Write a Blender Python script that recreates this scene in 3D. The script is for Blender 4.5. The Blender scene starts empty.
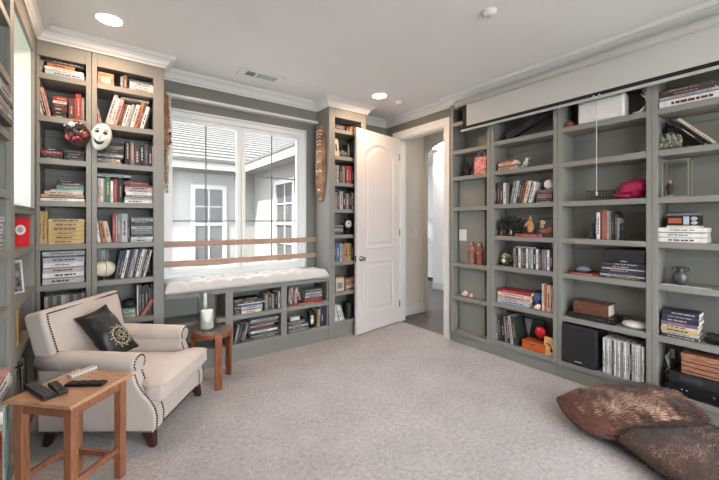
import bpy, bmesh, math, random
from mathutils import Vector, Matrix, noise
random.seed(7)
R = math.radians
PI = math.pi
scene = bpy.context.scene
COL = scene.collection
CEIL = 2.735
FB = 3.37      # face plane of the built-ins on the window wall (y)
FR = 3.17      # face plane of the built-ins on the right wall (x)
FL = -0.37     # face plane of the built-ins on the left wall (x)
WB = 3.70      # window wall (y)
WR = 3.22      # right wall (x)
WL = -0.70     # left wall (x)

# ------------------------------------------------------------------ camera
FOC, CX, HZ, EYE = 349.0, 359.5, 221.0, 1.35
cam_d = bpy.data.cameras.new('camera')
cam = bpy.data.objects.new('camera', cam_d)
COL.objects.link(cam)
cam.location = (0, 0, EYE)
cam.rotation_euler = (R(90), 0, -math.atan2(.596, .803))
cam_d.sensor_fit = 'HORIZONTAL'
cam_d.sensor_width = 36
cam_d.lens = 36 * FOC / 719
cam_d.shift_y = -(240 - HZ) / 719
cam_d.clip_start = 0.05
scene.camera = cam


def ray(px):
    a = (px - CX) / FOC
    return .596 + .803 * a, .803 - .596 * a


def uB(px, Y=FB):
    x, y = ray(px)
    return x * Y / y


def uR(px, X=FR):
    x, y = ray(px)
    return -y * X / x


def uL(px, X=FL):
    x, y = ray(px)
    return y * X / x


def onZ(px, py, Z):
    x, y = ray(px)
    d = (EYE - Z) * FOC / (py - HZ)
    return Vector((x * d, y * d, Z))


# ------------------------------------------------------------------ materials
def lin(c):
    r = []
    for v in c[:3]:
        v /= 255.0
        r.append(v / 12.92 if v <= .04045 else ((v + .055) / 1.055) ** 2.4)
    return (r[0], r[1], r[2], 1)


def mat(name, rgb, rough=.6, var=.08, scale=12, bump=0, bscale=60, metal=0, spec=.4, rgb2=None, stretch=None, sheen=0, coat=0):
    m = bpy.data.materials.new(name)
    m.use_nodes = True
    nt = m.node_tree
    b = nt.nodes['Principled BSDF']
    b.inputs['Roughness'].default_value = rough
    b.inputs['Metallic'].default_value = metal
    b.inputs['Specular IOR Level'].default_value = spec
    if sheen:
        b.inputs['Sheen Weight'].default_value = sheen
    if coat:
        b.inputs['Coat Weight'].default_value = coat
    tc = nt.nodes.new('ShaderNodeTexCoord')
    src = tc.outputs['Object']
    if stretch:
        mp = nt.nodes.new('ShaderNodeMapping')
        mp.inputs['Scale'].default_value = stretch
        nt.links.new(src, mp.inputs['Vector'])
        src = mp.outputs['Vector']
    n = nt.nodes.new('ShaderNodeTexNoise')
    n.inputs['Scale'].default_value = scale
    n.inputs['Detail'].default_value = 4
    nt.links.new(src, n.inputs['Vector'])
    cr = nt.nodes.new('ShaderNodeValToRGB')
    c = lin(rgb)
    if rgb2:
        c0, c1 = lin(rgb2), c
    else:
        c0 = tuple(v * (1 - var) for v in c[:3]) + (1,)
        c1 = tuple(min(1, v * (1 + var)) for v in c[:3]) + (1,)
    cr.color_ramp.elements[0].color = c0
    cr.color_ramp.elements[1].color = c1
    cr.color_ramp.elements[0].position = .35
    cr.color_ramp.elements[1].position = .65
    nt.links.new(n.outputs['Fac'], cr.inputs['Fac'])
    nt.links.new(cr.outputs['Color'], b.inputs['Base Color'])
    if bump:
        n2 = nt.nodes.new('ShaderNodeTexNoise')
        n2.inputs['Scale'].default_value = bscale
        n2.inputs['Detail'].default_value = 3
        nt.links.new(src, n2.inputs['Vector'])
        bp = nt.nodes.new('ShaderNodeBump')
        bp.inputs['Strength'].default_value = bump
        bp.inputs['Distance'].default_value = .01
        nt.links.new(n2.outputs['Fac'], bp.inputs['Height'])
        nt.links.new(bp.outputs['Normal'], b.inputs['Normal'])
    return m


def emit(name, rgb, s):
    m = bpy.data.materials.new(name)
    m.use_nodes = True
    nt = m.node_tree
    nt.nodes.remove(nt.nodes['Principled BSDF'])
    e = nt.nodes.new('ShaderNodeEmission')
    e.inputs['Color'].default_value = lin(rgb)
    e.inputs['Strength'].default_value = s
    nt.links.new(e.outputs[0], nt.nodes['Material Output'].inputs[0])
    return m


def glass(name, tint=(248, 250, 249), refl=.08, k=.35):
    m = bpy.data.materials.new(name)
    m.use_nodes = True
    nt = m.node_tree
    nt.nodes.remove(nt.nodes['Principled BSDF'])
    t = nt.nodes.new('ShaderNodeBsdfTransparent')
    t.inputs['Color'].default_value = lin(tint)
    g = nt.nodes.new('ShaderNodeBsdfGlossy')
    g.inputs['Roughness'].default_value = .03
    fr = nt.nodes.new('ShaderNodeLayerWeight')
    fr.inputs['Blend'].default_value = .25
    mul = nt.nodes.new('ShaderNodeMath')
    mul.operation = 'MULTIPLY_ADD'
    mul.inputs[1].default_value = k
    mul.inputs[2].default_value = refl * .4
    nt.links.new(fr.outputs['Fresnel'], mul.inputs[0])
    mx = nt.nodes.new('ShaderNodeMixShader')
    nt.links.new(mul.outputs[0], mx.inputs[0])
    nt.links.new(t.outputs[0], mx.inputs[1])
    nt.links.new(g.outputs[0], mx.inputs[2])
    nt.links.new(mx.outputs[0], nt.nodes['Material Output'].inputs[0])
    return m


PAINT = mat('sage_grey_paint', (125, 124, 118), .5, .03, 6, .04, 90)
NICHE_DAYLIT = mat('daylit_niche_paint', (198, 205, 194), .6, .02, 4)  # grey niche paint lightened, window daylight put into the colour
WALLP = mat('grey_wall_paint', (117, 116, 110), .7, .03, 4, .08, 140)
WHITE = mat('white_trim_paint', (210, 209, 206), .45, .015, 5)
CEILM = mat('ceiling_paint', (214, 213, 211), .85, .015, 3, .05, 160)
DOORM = mat('door_white_paint', (204, 197, 193), .42, .015, 5, .03, 50)
HALLW = mat('beige_hall_paint', (206, 199, 191), .8, .02, 4)
KITW = mat('kitchen_white_paint', (232, 232, 230), .6, .02, 4)
VINYLX = mat('exterior_white_trim', (154, 151, 147), .5, .01, 5)
VINYL = mat('white_vinyl', (220, 222, 221), .35, .01, 5)
GRILLE = mat('dark_grille', (105, 108, 110), .5, .03, 5)
PANE = glass('window_glass', refl=.03, k=.06)
CLEAR = glass('clear_glass', (254, 255, 254), .12)
CHROME = mat('brushed_nickel', (150, 148, 144), .25, .05, 30, metal=1)
BLACKP = mat('black_plastic', (24, 24, 26), .38, .1, 30)
BLACKM = mat('matte_black', (30, 30, 32), .6, .1, 30, .1, 200)
CHAIRM = mat('cream_upholstery', (191, 179, 169), .72, .04, 9, .12, 260, sheen=.2)
NAILM = mat('dark_nailhead', (62, 50, 42), .35, .1, 40, metal=.8)
DKWOOD = mat('dark_wood', (58, 32, 24), .4, .2, 18, stretch=(1, 1, .15))
OAK = mat('honey_wood', (152, 101, 72), .42, .1, 16, .05, 40, rgb2=(124, 77, 52), stretch=(9, 9, .8), coat=.1)
OAKT = mat('honey_wood_top', (194, 152, 122), .3, .1, 14, rgb2=(166, 120, 90), stretch=(12, 1.2, 5), coat=.2)
STOOLM = mat('reddish_birch', (144, 82, 48), .35, .1, 14, rgb2=(112, 60, 36), stretch=(8, 8, 1), coat=.15)
SATIN = mat('black_satin', (25, 25, 28), .42, .15, 10, .5, 16, spec=.5)
GOLDT = mat('pale_gold_thread', (186, 176, 150), .5, .2, 60)
CUSHW = mat('white_cotton', (190, 189, 187), .85, .02, 9, .1, 220, sheen=.2)
RAILW = mat('bare_wood_rail', (172, 142, 124), .6, .08, 10, rgb2=(150, 120, 102), stretch=(.6, 8, 8))
WAX = mat('white_wax', (240, 238, 230), .4, .01, 8)
SLATE = mat('slate_top', (112, 100, 94), .3, .15, 14, spec=.5, rgb2=(88, 74, 68))
SCREENW = mat('screen_fabric', (184, 182, 177), .8, .01, 5)
SCREENB = mat('screen_black_border', (28, 27, 27), .8, .05, 20)
CASEM = mat('screen_case_metal', (170, 168, 164), .4, .02, 8)
ASH = mat('exterior_stucco', (124, 121, 118), .9, .02, 3)
TILE = mat('exterior_roof_tile', (78, 76, 73), .9, .05, 3)
CONC = mat('exterior_concrete', (150, 148, 144), .9, .05, 3)
PAGES = mat('book_pages', (214, 205, 186), .8, .08, 90, stretch=(1, 1, 1))


def hue(name, rgb, rough=.5):
    g = sum(rgb) / 3
    rgb = [(g + (v - g) * .78) * .93 for v in rgb]
    return mat(name, rgb, rough, .16, 26)


COLOURS = {
    'black': (26, 26, 29), 'charcoal': (58, 58, 62), 'grey': (122, 122, 124), 'pale grey': (178, 177, 176),
    'white': (224, 221, 215), 'cream': (222, 207, 180), 'tan': (190, 160, 118), 'yellow': (205, 170, 100),
    'brown': (104, 70, 48), 'maroon': (98, 36, 38), 'red': (172, 40, 38), 'orange': (204, 112, 62),
    'pink': (206, 146, 138), 'navy': (38, 44, 76), 'blue': (72, 98, 142), 'pale blue': (166, 186, 204),
    'teal': (72, 136, 126), 'green': (38, 122, 76), 'olive': (116, 116, 88), 'crimson': (168, 40, 58),
    'purple': (112, 92, 132), 'rust': (178, 84, 54), 'beige': (206, 188, 160), 'magenta': (168, 32, 84),
    'dark green': (44, 58, 50), 'gold': (178, 140, 80), 'lime': (150, 160, 80),
}
BOOKM = {k: hue('cover_' + k.replace(' ', '_'), v) for k, v in COLOURS.items()}


# ------------------------------------------------------------------ mesh helpers
class MB:
    def __init__(s):
        s.bm = bmesh.new()
        s.mi = 0

    def _mark(s, geom_before):
        for f in s.bm.faces:
            if f.index == -1:
                pass

    def quad(s, pts):
        f = s.bm.faces.new([s.bm.verts.new(p) for p in pts])
        f.material_index = s.mi
        return f

    def box(s, x0, x1, y0, y1, z0, z1, M=None):
        v = [Vector((x, y, z)) for z in (z0, z1) for y in (y0, y1) for x in (x0, x1)]
        if M is not None:
            v = [M @ p for p in v]
        b = [s.bm.verts.new(p) for p in v]
        for q in ((0, 2, 3, 1), (4, 5, 7, 6), (0, 1, 5, 4), (2, 6, 7, 3), (0, 4, 6, 2), (1, 3, 7, 5)):
            f = s.bm.faces.new([b[i] for i in q])
            f.material_index = s.mi
        return s

    def rings(s, rings, cap=True, close=True, smooth=True):
        rr = [[s.bm.verts.new(p) for p in r] for r in rings]
        n = len(rr[0])
        for a, b in zip(rr, rr[1:]):
            for i in range(n if close else n - 1):
                j = (i + 1) % n
                f = s.bm.faces.new((a[i], a[j], b[j], b[i]))
                f.material_index = s.mi
                f.smooth = smooth
        if cap and close:
            for r, rev in ((rr[0], True), (rr[-1], False)):
                f = s.bm.faces.new(list(reversed(r)) if rev else r)
                f.material_index = s.mi
        return s

    def lathe(s, prof, c=(0, 0, 0), n=24, M=None, cap=True, smooth=True):
        rs = []
        for r, z in prof:
            ring = []
            for i in range(n):
                a = 2 * PI * i / n
                p = Vector((c[0] + r * math.cos(a), c[1] + r * math.sin(a), c[2] + z))
                ring.append(M @ p if M is not None else p)
            rs.append(ring)
        return s.rings(rs, cap, True, smooth)

    def tube(s, pts, r, n=8, cap=True):
        pts = [Vector(p) for p in pts]
        rs = []
        up = Vector((0, 0, 1))
        for i, p in enumerate(pts):
            d = (pts[min(i + 1, len(pts) - 1)] - pts[max(i - 1, 0)]).normalized()
            a = d.cross(up)
            if a.length < .05:
                a = d.cross(Vector((1, 0, 0)))
            a.normalize()
            b = d.cross(a)
            rad = r[i] if isinstance(r, (list, tuple)) else r
            rs.append([p + (a * math.cos(2 * PI * k / n) + b * math.sin(2 * PI * k / n)) * rad for k in range(n)])
        return s.rings(rs, cap)

    def prism(s, poly, axis, a0, a1, M=None):
        """poly: list of 2D points; extruded along axis ('x','y','z') from a0 to a1."""
        def pt(p, a):
            v = {'x': (a, p[0], p[1]), 'y': (p[0], a, p[1]), 'z': (p[0], p[1], a)}[axis]
            v = Vector(v)
            return M @ v if M is not None else v
        return s.rings([[pt(p, a0) for p in poly], [pt(p, a1) for p in poly]], True, True, False)

    def ball(s, c, r, seg=16, ring=10, M=None):
        if not isinstance(r, (list, tuple)):
            r = (r, r, r)
        mm = Matrix.Translation(c) @ (M if M is not None else Matrix()) @ Matrix.Diagonal((r[0], r[1], r[2], 1))
        res = bmesh.ops.create_uvsphere(s.bm, u_segments=seg, v_segments=ring, radius=1, matrix=mm)
        for v in res['verts']:
            for f in v.link_faces:
                f.material_index = s.mi
                f.smooth = True
        return s

    def build(s, name, mats, parent=None, bevel=0, seg=2, sub=0, smooth=False, remesh=0, loc=None, rot=None):
        me = bpy.data.meshes.new(name)
        bmesh.ops.recalc_face_normals(s.bm, faces=s.bm.faces[:])
        s.bm.to_mesh(me)
        s.bm.free()
        o = bpy.data.objects.new(name, me)
        COL.objects.link(o)
        for m in (mats if isinstance(mats, (list, tuple)) else [mats]):
            me.materials.append(m)
        if parent is not None:
            o.parent = parent
        if loc is not None:
            o.location = loc
        if rot is not None:
            o.rotation_euler = rot
        if remesh:
            md = o.modifiers.new('remesh', 'REMESH')
            md.mode = 'VOXEL'
            md.voxel_size = remesh
            md.use_smooth_shade = True
            sm = o.modifiers.new('smooth', 'SMOOTH')
            sm.iterations = 3
        if bevel:
            md = o.modifiers.new('bevel', 'BEVEL')
            md.width = bevel
            md.segments = seg
            md.limit_method = 'ANGLE'
            md.angle_limit = R(40)
        if sub:
            md = o.modifiers.new('subsurf', 'SUBSURF')
            md.levels = sub
            md.render_levels = sub
        if smooth:
            for p in me.polygons:
                p.use_smooth = True
        return o


def box(name, m, x0, x1, y0, y1, z0, z1, parent=None, bevel=0, seg=2):
    return MB().box(x0, x1, y0, y1, z0, z1).build(name, m, parent, bevel, seg)


LABELS = set()


def tag(o, label, cat, group=None):
    o['label'] = label
    o['category'] = cat
    if group:
        o['group'] = group
    return o


def thing(name, label, cat, loc=(0, 0, 0), rz=0, group=None, rot=None):
    o = bpy.data.objects.new(name, None)
    o.empty_display_size = .05
    COL.objects.link(o)
    o.location = loc
    o.rotation_euler = rot if rot is not None else (0, 0, rz)
    return tag(o, label, cat, group)


def struct(o):
    o['kind'] = 'structure'
    return o


def sroot(name, loc=(0, 0, 0), rz=0):
    o = bpy.data.objects.new(name, None)
    COL.objects.link(o)
    o.location = loc
    o.rotation_euler = (0, 0, rz)
    o['kind'] = 'structure'
    return o


class Frame:
    """A run of built-ins: u runs along the face left to right, w into the shelves."""
    def __init__(s, ox, oy, rz, u):
        s.o = (ox, oy)
        s.rz = rz
        s.u = u

    def at(s, u, w, z=0):
        c, n = math.cos(s.rz), math.sin(s.rz)
        return Vector((s.o[0] + u * c - w * n, s.o[1] + u * n + w * c, z))


BACK = Frame(0, FB, 0, uB)
RIGHT = Frame(FR, 0, -PI / 2, uR)
LEFT = Frame(FL, 0, PI / 2, uL)

# ------------------------------------------------------------------ room shell
def wall_with_holes(name, m, axis, p0, p1, a0, a1, z0, z1, holes):
    """wall slab thick p0..p1 on its normal axis, spanning a0..a1 and z0..z1, with rectangular holes (a0,a1,z0,z1)."""
    b = MB()
    xs = sorted({a0, a1} | {h[0] for h in holes} | {h[1] for h in holes})
    for i in range(len(xs) - 1):
        l, r = xs[i], xs[i + 1]
        mid = (l + r) / 2
        zs = [(z0, z1)]
        for h in holes:
            if h[0] < mid < h[1]:
                zs = [(z0, h[2]), (h[3], z1)]
        for s, t in zs:
            if t - s > 1e-4:
                if axis == 'y':
                    b.box(l, r, p0, p1, s, t)
                else:
                    b.box(p0, p1, l, r, s, t)
    return struct(b.build(name, m))


# carpet
def carpet_material():
    m = bpy.data.materials.new('greige_carpet')
    m.use_nodes = True
    nt = m.node_tree
    b = nt.nodes['Principled BSDF']
    b.inputs['Roughness'].default_value = .95
    b.inputs['Specular IOR Level'].default_value = .1
    b.inputs['Sheen Weight'].default_value = .25
    tc = nt.nodes.new('ShaderNodeTexCoord')

    def nz(sc, det, rough=.6):
        n = nt.nodes.new('ShaderNodeTexNoise')
        n.inputs['Scale'].default_value = sc
        n.inputs['Detail'].default_value = det
        n.inputs['Roughness'].default_value = rough
        nt.links.new(tc.outputs['Object'], n.inputs['Vector'])
        return n
    big, mid, fine = nz(3.2, 6), nz(38, 6, .85), nz(170, 3)
    r1 = nt.nodes.new('ShaderNodeValToRGB')
    r1.color_ramp.elements[0].color = lin((150, 143, 142))
    r1.color_ramp.elements[1].color = lin((214, 208, 206))
    r1.color_ramp.elements[0].position = .36
    r1.color_ramp.elements[1].position = .64
    mx = nt.nodes.new('ShaderNodeMix')
    mx.inputs[0].default_value = .78
    nt.links.new(big.outputs['Fac'], mx.inputs[2])
    nt.links.new(mid.outputs['Fac'], mx.inputs[3])
    nt.links.new(mx.outputs[0], r1.inputs['Fac'])
    r2 = nt.nodes.new('ShaderNodeValToRGB')
    r2.color_ramp.elements[0].color = (.62, .6, .6, 1)
    r2.color_ramp.elements[1].color = (1, 1, 1, 1)
    r2.color_ramp.elements[0].position = .35
    r2.color_ramp.elements[1].position = .6
    nt.links.new(fine.outputs['Fac'], r2.inputs['Fac'])
    mm = nt.nodes.new('ShaderNodeMix')
    mm.data_type = 'RGBA'
    mm.blend_type = 'MULTIPLY'
    mm.inputs[0].default_value = .8
    nt.links.new(r1.outputs['Color'], mm.inputs[6])
    nt.links.new(r2.outputs['Color'], mm.inputs[7])
    nt.links.new(mm.outputs[2], b.inputs['Base Color'])
    ad = nt.nodes.new('ShaderNodeMath')
    ad.operation = 'ADD'
    nt.links.new(mid.outputs['Fac'], ad.inputs[0])
    nt.links.new(fine.outputs['Fac'], ad.inputs[1])
    bp = nt.nodes.new('ShaderNodeBump')
    bp.inputs['Strength'].default_value = .7
    bp.inputs['Distance'].default_value = .015
    nt.links.new(ad.outputs[0], bp.inputs['Height'])
    nt.links.new(bp.outputs['Normal'], b.inputs['Normal'])
    return m


CARPET = carpet_material()
HALLF = mat('dark_hall_floorboards', (98, 94, 92), .35, .15, 6, rgb2=(78, 74, 72), stretch=(1, 7, 1))
struct(box('floor', CARPET, -.82, WR + .03, -1.32, 3.82, -.1, 0))
struct(box('floor_hall', HALLF, WR + .03, 9.0, 1.2, 8.0, -.1, -.004))
struct(box('ceiling', CEILM, -.82, 9.0, -1.32, 3.86, CEIL, CEIL + .12))
struct(box('ceiling_kitchen', CEILM, WR + .85, 9.0, 3.86, 8.0, CEIL, CEIL + .12))
# unseen roof slab over the room; left eave lengthened to keep sun out
struct(box('roof', TILE, -1.75, 9.0, -1.34, 4.15, CEIL + .12, CEIL + .3))

W1 = (.46, 1.945, .80, 2.40)     # window opening on the window wall
wall_with_holes('wall_back', WALLP, 'y', WB, WB + .12, -.82, WR + .64, 0, CEIL, [W1])
wall_with_holes('wall_left', WALLP, 'x', WL - .12, WL, -1.32, 3.70, 0, CEIL, [(2.64, 3.27, 1.46, 2.51)])
DY0, DY1, DZ = 2.675, 3.462, 2.452   # doorway
wall_with_holes('wall_right', WALLP, 'x', WR, WR + .12, 2.555, WB, 0, CEIL, [(DY0, DY1, 0, DZ)])
struct(MB().box(3.452, 3.55, .05, 2.60, 0, CEIL).box(WR, 3.55, 2.555, 2.60, 0, CEIL).box(WR, 3.55, .05, .085, 0, CEIL).build('wall_right_recess', WALLP))
struct(box('wall_right_near', WALLP, WR, WR + .12, -1.32, .085, 0, CEIL))
wall_with_holes('wall_rear', WALLP, 'y', -1.32, -1.2, -.82, WR + .12, 0, CEIL, [(-.3, 2.95, .12, 2.58)])
# dropped header over the window seat with its white lip
struct(box('wall_header', WALLP, .434, 2.075, WB - .07, WB, 2.53, CEIL))
struct(box('trim_window_header', WHITE, .434, 2.075, WB - .085, WB, 2.505, 2.53, bevel=.004))


# crown moulding, swept round the room and its built-ins
def sweep(name, m, path, prof):
    b = MB()
    n = len(path)
    rings = []
    for i, p in enumerate(path):
        p = Vector(p)
        dirs = []
        if i > 0:
            dirs.append((p - Vector(path[i - 1])).normalized())
        if i < n - 1:
            dirs.append((Vector(path[i + 1]) - p).normalized())
        nor = [Vector((d.y, -d.x)) for d in dirs]
        if len(nor) == 2:
            mid = nor[0] + nor[1]
            mid = mid / max(.2, mid.dot(nor[0]))
        else:
            mid = nor[0]
        rings.append([(p.x + mid.x * o, p.y + mid.y * o, z) for o, z in prof])
    b.rings(rings, True, True, False)
    return struct(b.build(name, m))


CROWN = [(-.004, 2.645), (.012, 2.645), (.014, 2.658), (.026, 2.668), (.034, 2.688), (.05, 2.706), (.068, 2.712), (.072, 2.722), (.082, 2.724), (.084, CEIL + .002), (-.004, CEIL + .002)]
sweep('trim_crown', WHITE, [(WL, -1.2), (WL, 1.70), (FL, 1.70), (FL, FB), (.434, FB), (.434, WB - .07), (2.075, WB - .07), (2.075, FB), (2.61, FB), (2.61, WB), (WR, WB), (WR, 2.555), (FR, 2.555), (FR, .085), (WR, .085), (WR, -1.2)], CROWN)

# doorway casing
cs = MB()
for y0, y1 in ((DY0 - .09, DY0), (DY1, DY1 + .09)):
    cs.box(WR - .018, WR, y0, y1, 0, DZ)
    cs.box(WR - .024, WR - .018, y0 + (.0 if y0 < 3 else .066), y1 - (.066 if y0 < 3 else 0), 0, DZ + .066)
cs.box(WR - .018, WR, DY0 - .09, DY1 + .09, DZ, DZ + .09)
cs.box(WR - .024, WR - .018, DY0 - .09, DY1 + .09, DZ + .066, DZ + .09)
struct(cs.build('trim_doorway', WHITE, bevel=.003))
jb = MB().box(WR, WR + .12, DY0 - .005, DY0 + .014, 0, DZ).box(WR, WR + .12, DY1 - .014, DY1 + .005, 0, DZ).box(WR, WR + .12, DY0, DY1, DZ - .014, DZ + .005)
jb.box(WR + .045, WR + .06, DY0 + .012, DY0 + .026, 0, DZ).box(WR + .045, WR + .06, DY1 - .026, DY1 - .012, 0, DZ)
struct(jb.build('trim_door_jamb', WHITE))
struct(box('baseboard_back', WHITE, 2.62, WR, WB - .014, WB, 0, .13, bevel=.004))

# door leaf standing open in front of the narrow bookcase
hx, hy = 3.205, 3.425
ex, ey = 2.405, 3.292
DW = math.hypot(ex - hx, ey - hy)
door = sroot('door_1', (hx, hy, 0), math.atan2(ey - hy, ex - hx))
DT = .038


def arch(x0, x1, z0, z1, rise, n=14):
    """outline of a panel with an arched top, counterclockwise"""
    p = [(x0, z0), (x1, z0)]
    for i in range(n + 1):
        t = i / n
        x = x1 + (x0 - x1) * t
        p.append((x, z1 - rise + rise * math.sin(PI * t) ** .8))
    return p


box('leaf', DOORM, 0, DW, -DT, 0, .012, 2.445, door, .003)
for nm, (x0, x1, z0, z1, rise) in (('upper', (.125, DW - .125, 1.02, 2.30, .13)), ('lower', (.125, DW - .125, .22, .86, 0))):
    def loop(d, y):
        if rise:
            return [(x, y, z) for x, z in arch(x0 + d, x1 - d, z0 + d, z1 - d, rise)]
        return [(x0 + d, y, z0 + d), (x1 - d, y, z0 + d), (x1 - d, y, z1 - d), (x0 + d, y, z1 - d)]
    b = MB().rings([loop(-.012, 0), loop(-.008, .007), loop(.004, .009), loop(.012, .004), loop(.03, .001), loop(.034, .0005), loop(.05, .0005), loop(.075, .009)], cap=False, smooth=False)
    pts = loop(.075, .009)
    b.bm.faces.new([b.bm.verts.new(p) for p in pts])
    b.build('door_panel', DOORM, door)
kb = MB().lathe([(.031, 0), (.031, .006), (.026, .01), (.011, .014), (.011, .034), (.02, .04), (.027, .05), (.026, .062), (.016, .07), (.002, .072)], n=20, M=Matrix.Translation((DW - .065, 0, .905)) @ Matrix.Rotation(-PI / 2, 4, 'X'))
kn = kb.build('door_knob', CHROME, door)
kn['label'] = 'dull nickel door knob'
box('latch_plate', CHROME, DW - .001, DW + .0015, -DT + .008, -.008, .87, .94, door)
for z in (.25, 1.2, 2.2):
    MB().lathe([(.007, -.045), (.007, .045)], c=(.0, .006, z), n=10).build('hinge', CHROME, door)

# hallway and kitchen beyond the doorway
HB = 3.60
struct(MB().box(WR + .12, 3.93, HB, HB + .10, 0, CEIL).build('wall_hall', HALLW))
AX = 3.865
ar = MB()
pts = []
A0, A1, AZ, AR = 2.30, 3.585, 2.52, .17
for i in range(17):
    t = i / 16
    pts.append((A1 + (A0 - A1) * t, AZ - AR + AR * math.sin(PI * t) ** .6))
for (ya, za), (yb, zb) in zip(pts, pts[1:]):
    ar.prism([(ya, za), (yb, zb), (yb, CEIL), (ya, CEIL)], 'x', AX, AX + .07)
ar.box(AX, AX + .07, A1, HB + .1, 0, CEIL).box(AX, AX + .07, 1.2, A0, 0, CEIL)
struct(ar.build('wall_hall_arch', HALLW))
struct(box('wall_hall_side', HALLW, 3.57, 9.0, 1.2, 1.3, 0, CEIL))
struct(MB().box(WR + .12, AX, HB - .014, HB, 0, .13).box(AX - .014, AX, 3.585, HB, 0, .13).build('baseboard_hall', WHITE, bevel=.004))
struct(MB().box(5.35, 5.45, 1.2, 4.74, 0, CEIL).build('wall_kitchen', KITW))
struct(box('wall_kitchen_far', KITW, 6.52, 6.62, 4.76, 8.0, 0, CEIL))
struct(box('baseboard_kitchen', WHITE, 5.336, 5.35, 1.3, 4.74, 0, .13, bevel=.004))
struct(box('trim_hall_crown', WHITE, WR + .12, AX, HB - .07, HB, CEIL - .08, CEIL, bevel=.02))
kc = thing('kitchen_cabinet', 'white kitchen cabinet run seen beyond the hall arch', 'cabinet', (5.9, 5.6, 0))
box('base_cabinet', KITW, 0, .6, -.75, 1.2, .1, .88, kc, .004)
box('toe_kick', BLACKM, .06, .6, -.73, 1.2, 0, .1, kc)
box('worktop', mat('pale_stone', (208, 206, 202), .3, .08, 20), -.03, .6, -.78, 1.2, .88, .92, kc, .006)
box('wall_cabinet', KITW, .25, .6, -.75, 1.2, 1.40, 2.4, kc, .004)
for y in (-.72, -.22, .28):
    box('door', WHITE, -.018, 0, y, y + .47, .13, .86, kc, .008)
    box('door', WHITE, .232, .25, y, y + .47, 1.42, 2.38, kc, .008)
sw = thing('light_switch', 'white light switch plate on the beige hall wall', 'switch', (3.69, HB, 1.165))
box('plate', WHITE, -.04, .04, -.006, 0, -.06, .06, sw, .003)
box('toggle', WHITE, -.008, .008, -.016, -.006, -.014, .014, sw, .002)

# ------------------------------------------------------------------ windows
def window(name, x0, x1, z0, z1, y, grid=True):
    w = sroot(name, (x0, y, z0))
    W, H = x1 - x0, z1 - z0
    fw = .05

    def ring(nm, a, b, c, d, t, y0, y1, m):
        MB().box(a, b, y0, y1, c, c + t).box(a, b, y0, y1, d - t, d).box(a, a + t, y0, y1, c + t, d - t).box(b - t, b, y0, y1, c + t, d - t).build(nm, m, w, .003)
    ring('window_frame', 0, W, 0, H, fw, .0, .09, VINYL)
    mid = W / 2
    for a, b in ((fw, mid - .004), (mid + .004, W - fw)):
        ring('sash', a, b, fw, H - fw, .042, .02, .06, VINYL)
        box('pane', PANE, a + .04, b - .04, .043, .046, fw + .04, H - fw - .04, w)
        if grid:
            g = MB().box((a + b) / 2 - .006, (a + b) / 2 + .006, .036, .042, fw + .04, H - fw - .04)
            for z in (1.35 - z0, 1.835 - z0):
                g.box(a + .04, b - .04, .036, .042, z - .006, z + .006)
            g.build('grille', GRILLE, w)
    return w


w1 = window('window_1', *W1[:2], W1[2], W1[3], WB + .015)
struct(MB().box(W1[0] - .012, W1[1] + .012, WB - .012, WB + .02, W1[3] - .004, W1[3] + .018).box(W1[1] - .004, W1[1] + .012, WB - .008, WB + .02, W1[2], W1[3]).box(W1[0] - .012, W1[1] + .012, WB - .03, WB + .02, W1[2] - .02, W1[2] + .002).build('trim_window', WHITE, bevel=.003))
w2 = sroot('window_2', (WL - .06, 2.64, 1.46))
MB().box(-.03, .03, 0, .63, 0, .04).box(-.03, .03, 0, .63, 1.01, 1.05).box(-.03, .03, 0, .04, .04, 1.01).box(-.03, .03, .59, .63, .04, 1.01).build('window_frame', VINYL, w2)
box('pane', PANE, -.003, .003, .035, .595, .035, 1.015, w2)
w3 = window('window_added_rear', -.3, 2.95, .12, 2.58, -1.29, grid=False)  # unseen rear window, added to bring in soft daylight

# two bare wooden guard rails across the window
for z, lb in ((1.13, 'upper bare wooden rail across the window above the seat'), (.945, 'lower bare wooden rail across the window above the seat')):
    o = MB().box(0, 2.075 - .436, -.011, .011, -.028, .028).build('guard_rail', RAILW, bevel=.004, loc=(.436, WB - .03, z))
    tag(o, lb, 'rail')

# ------------------------------------------------------------------ lights and ceiling fittings
LAMP = emit('downlight_glow', (255, 214, 178), 165)
def downlight(x, y, label):
    t = thing('recessed_downlight', label, 'ceiling light', (x, y, CEIL))
    MB().lathe([(.075, -.001), (.088, -.001), (.09, -.006), (.076, -.01), (.072, -.004)], n=32, cap=False).build('trim_ring', WHITE, t)
    MB().lathe([(.0005, -.003), (.075, -.003)], n=32, cap=False).build('diffuser', LAMP, t)
    return t


downlight(.05, 2.94, 'lit recessed ceiling light nearest the corner bookcase')
downlight(2.475, 2.965, 'lit recessed ceiling light above the open door')
downlight(1.25, -.6, 'added unseen ceiling light near the added rear window')  # extra lamp behind the camera, added for even fill
for nm, x, y, r, lb in (('smoke_detector', 2.06, 1.34, .048, 'round white detector in the middle of the ceiling'), ('smoke_detector', 2.78, 2.98, .05, 'round white detector beside the light above the door')):
    t = thing(nm, lb, 'detector', (x, y, CEIL))
    MB().lathe([(r * .01, -.032), (r * .7, -.032), (r * .92, -.022), (r, -.006), (r, 0)], n=24).build('housing', WHITE, t)
    MB().lathe([(r * .01, -.036), (r * .3, -.036), (r * .32, -.032)], n=16).build('sensor_cap', CASEM, t)
vt = thing('air_vent', 'white ceiling air register above the window seat', 'vent', (1.235, 3.235, CEIL))
fr = MB().box(-.215, .215, -.09, -.055, -.009, 0).box(-.215, .215, .055, .09, -.009, 0).box(-.215, -.15, -.055, .055, -.009, 0).box(.15, .215, -.055, .055, -.009, 0).box(-.062, -.048, -.055, .055, -.008, 0)
fr.build('frame', WHITE, vt, .002)
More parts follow.
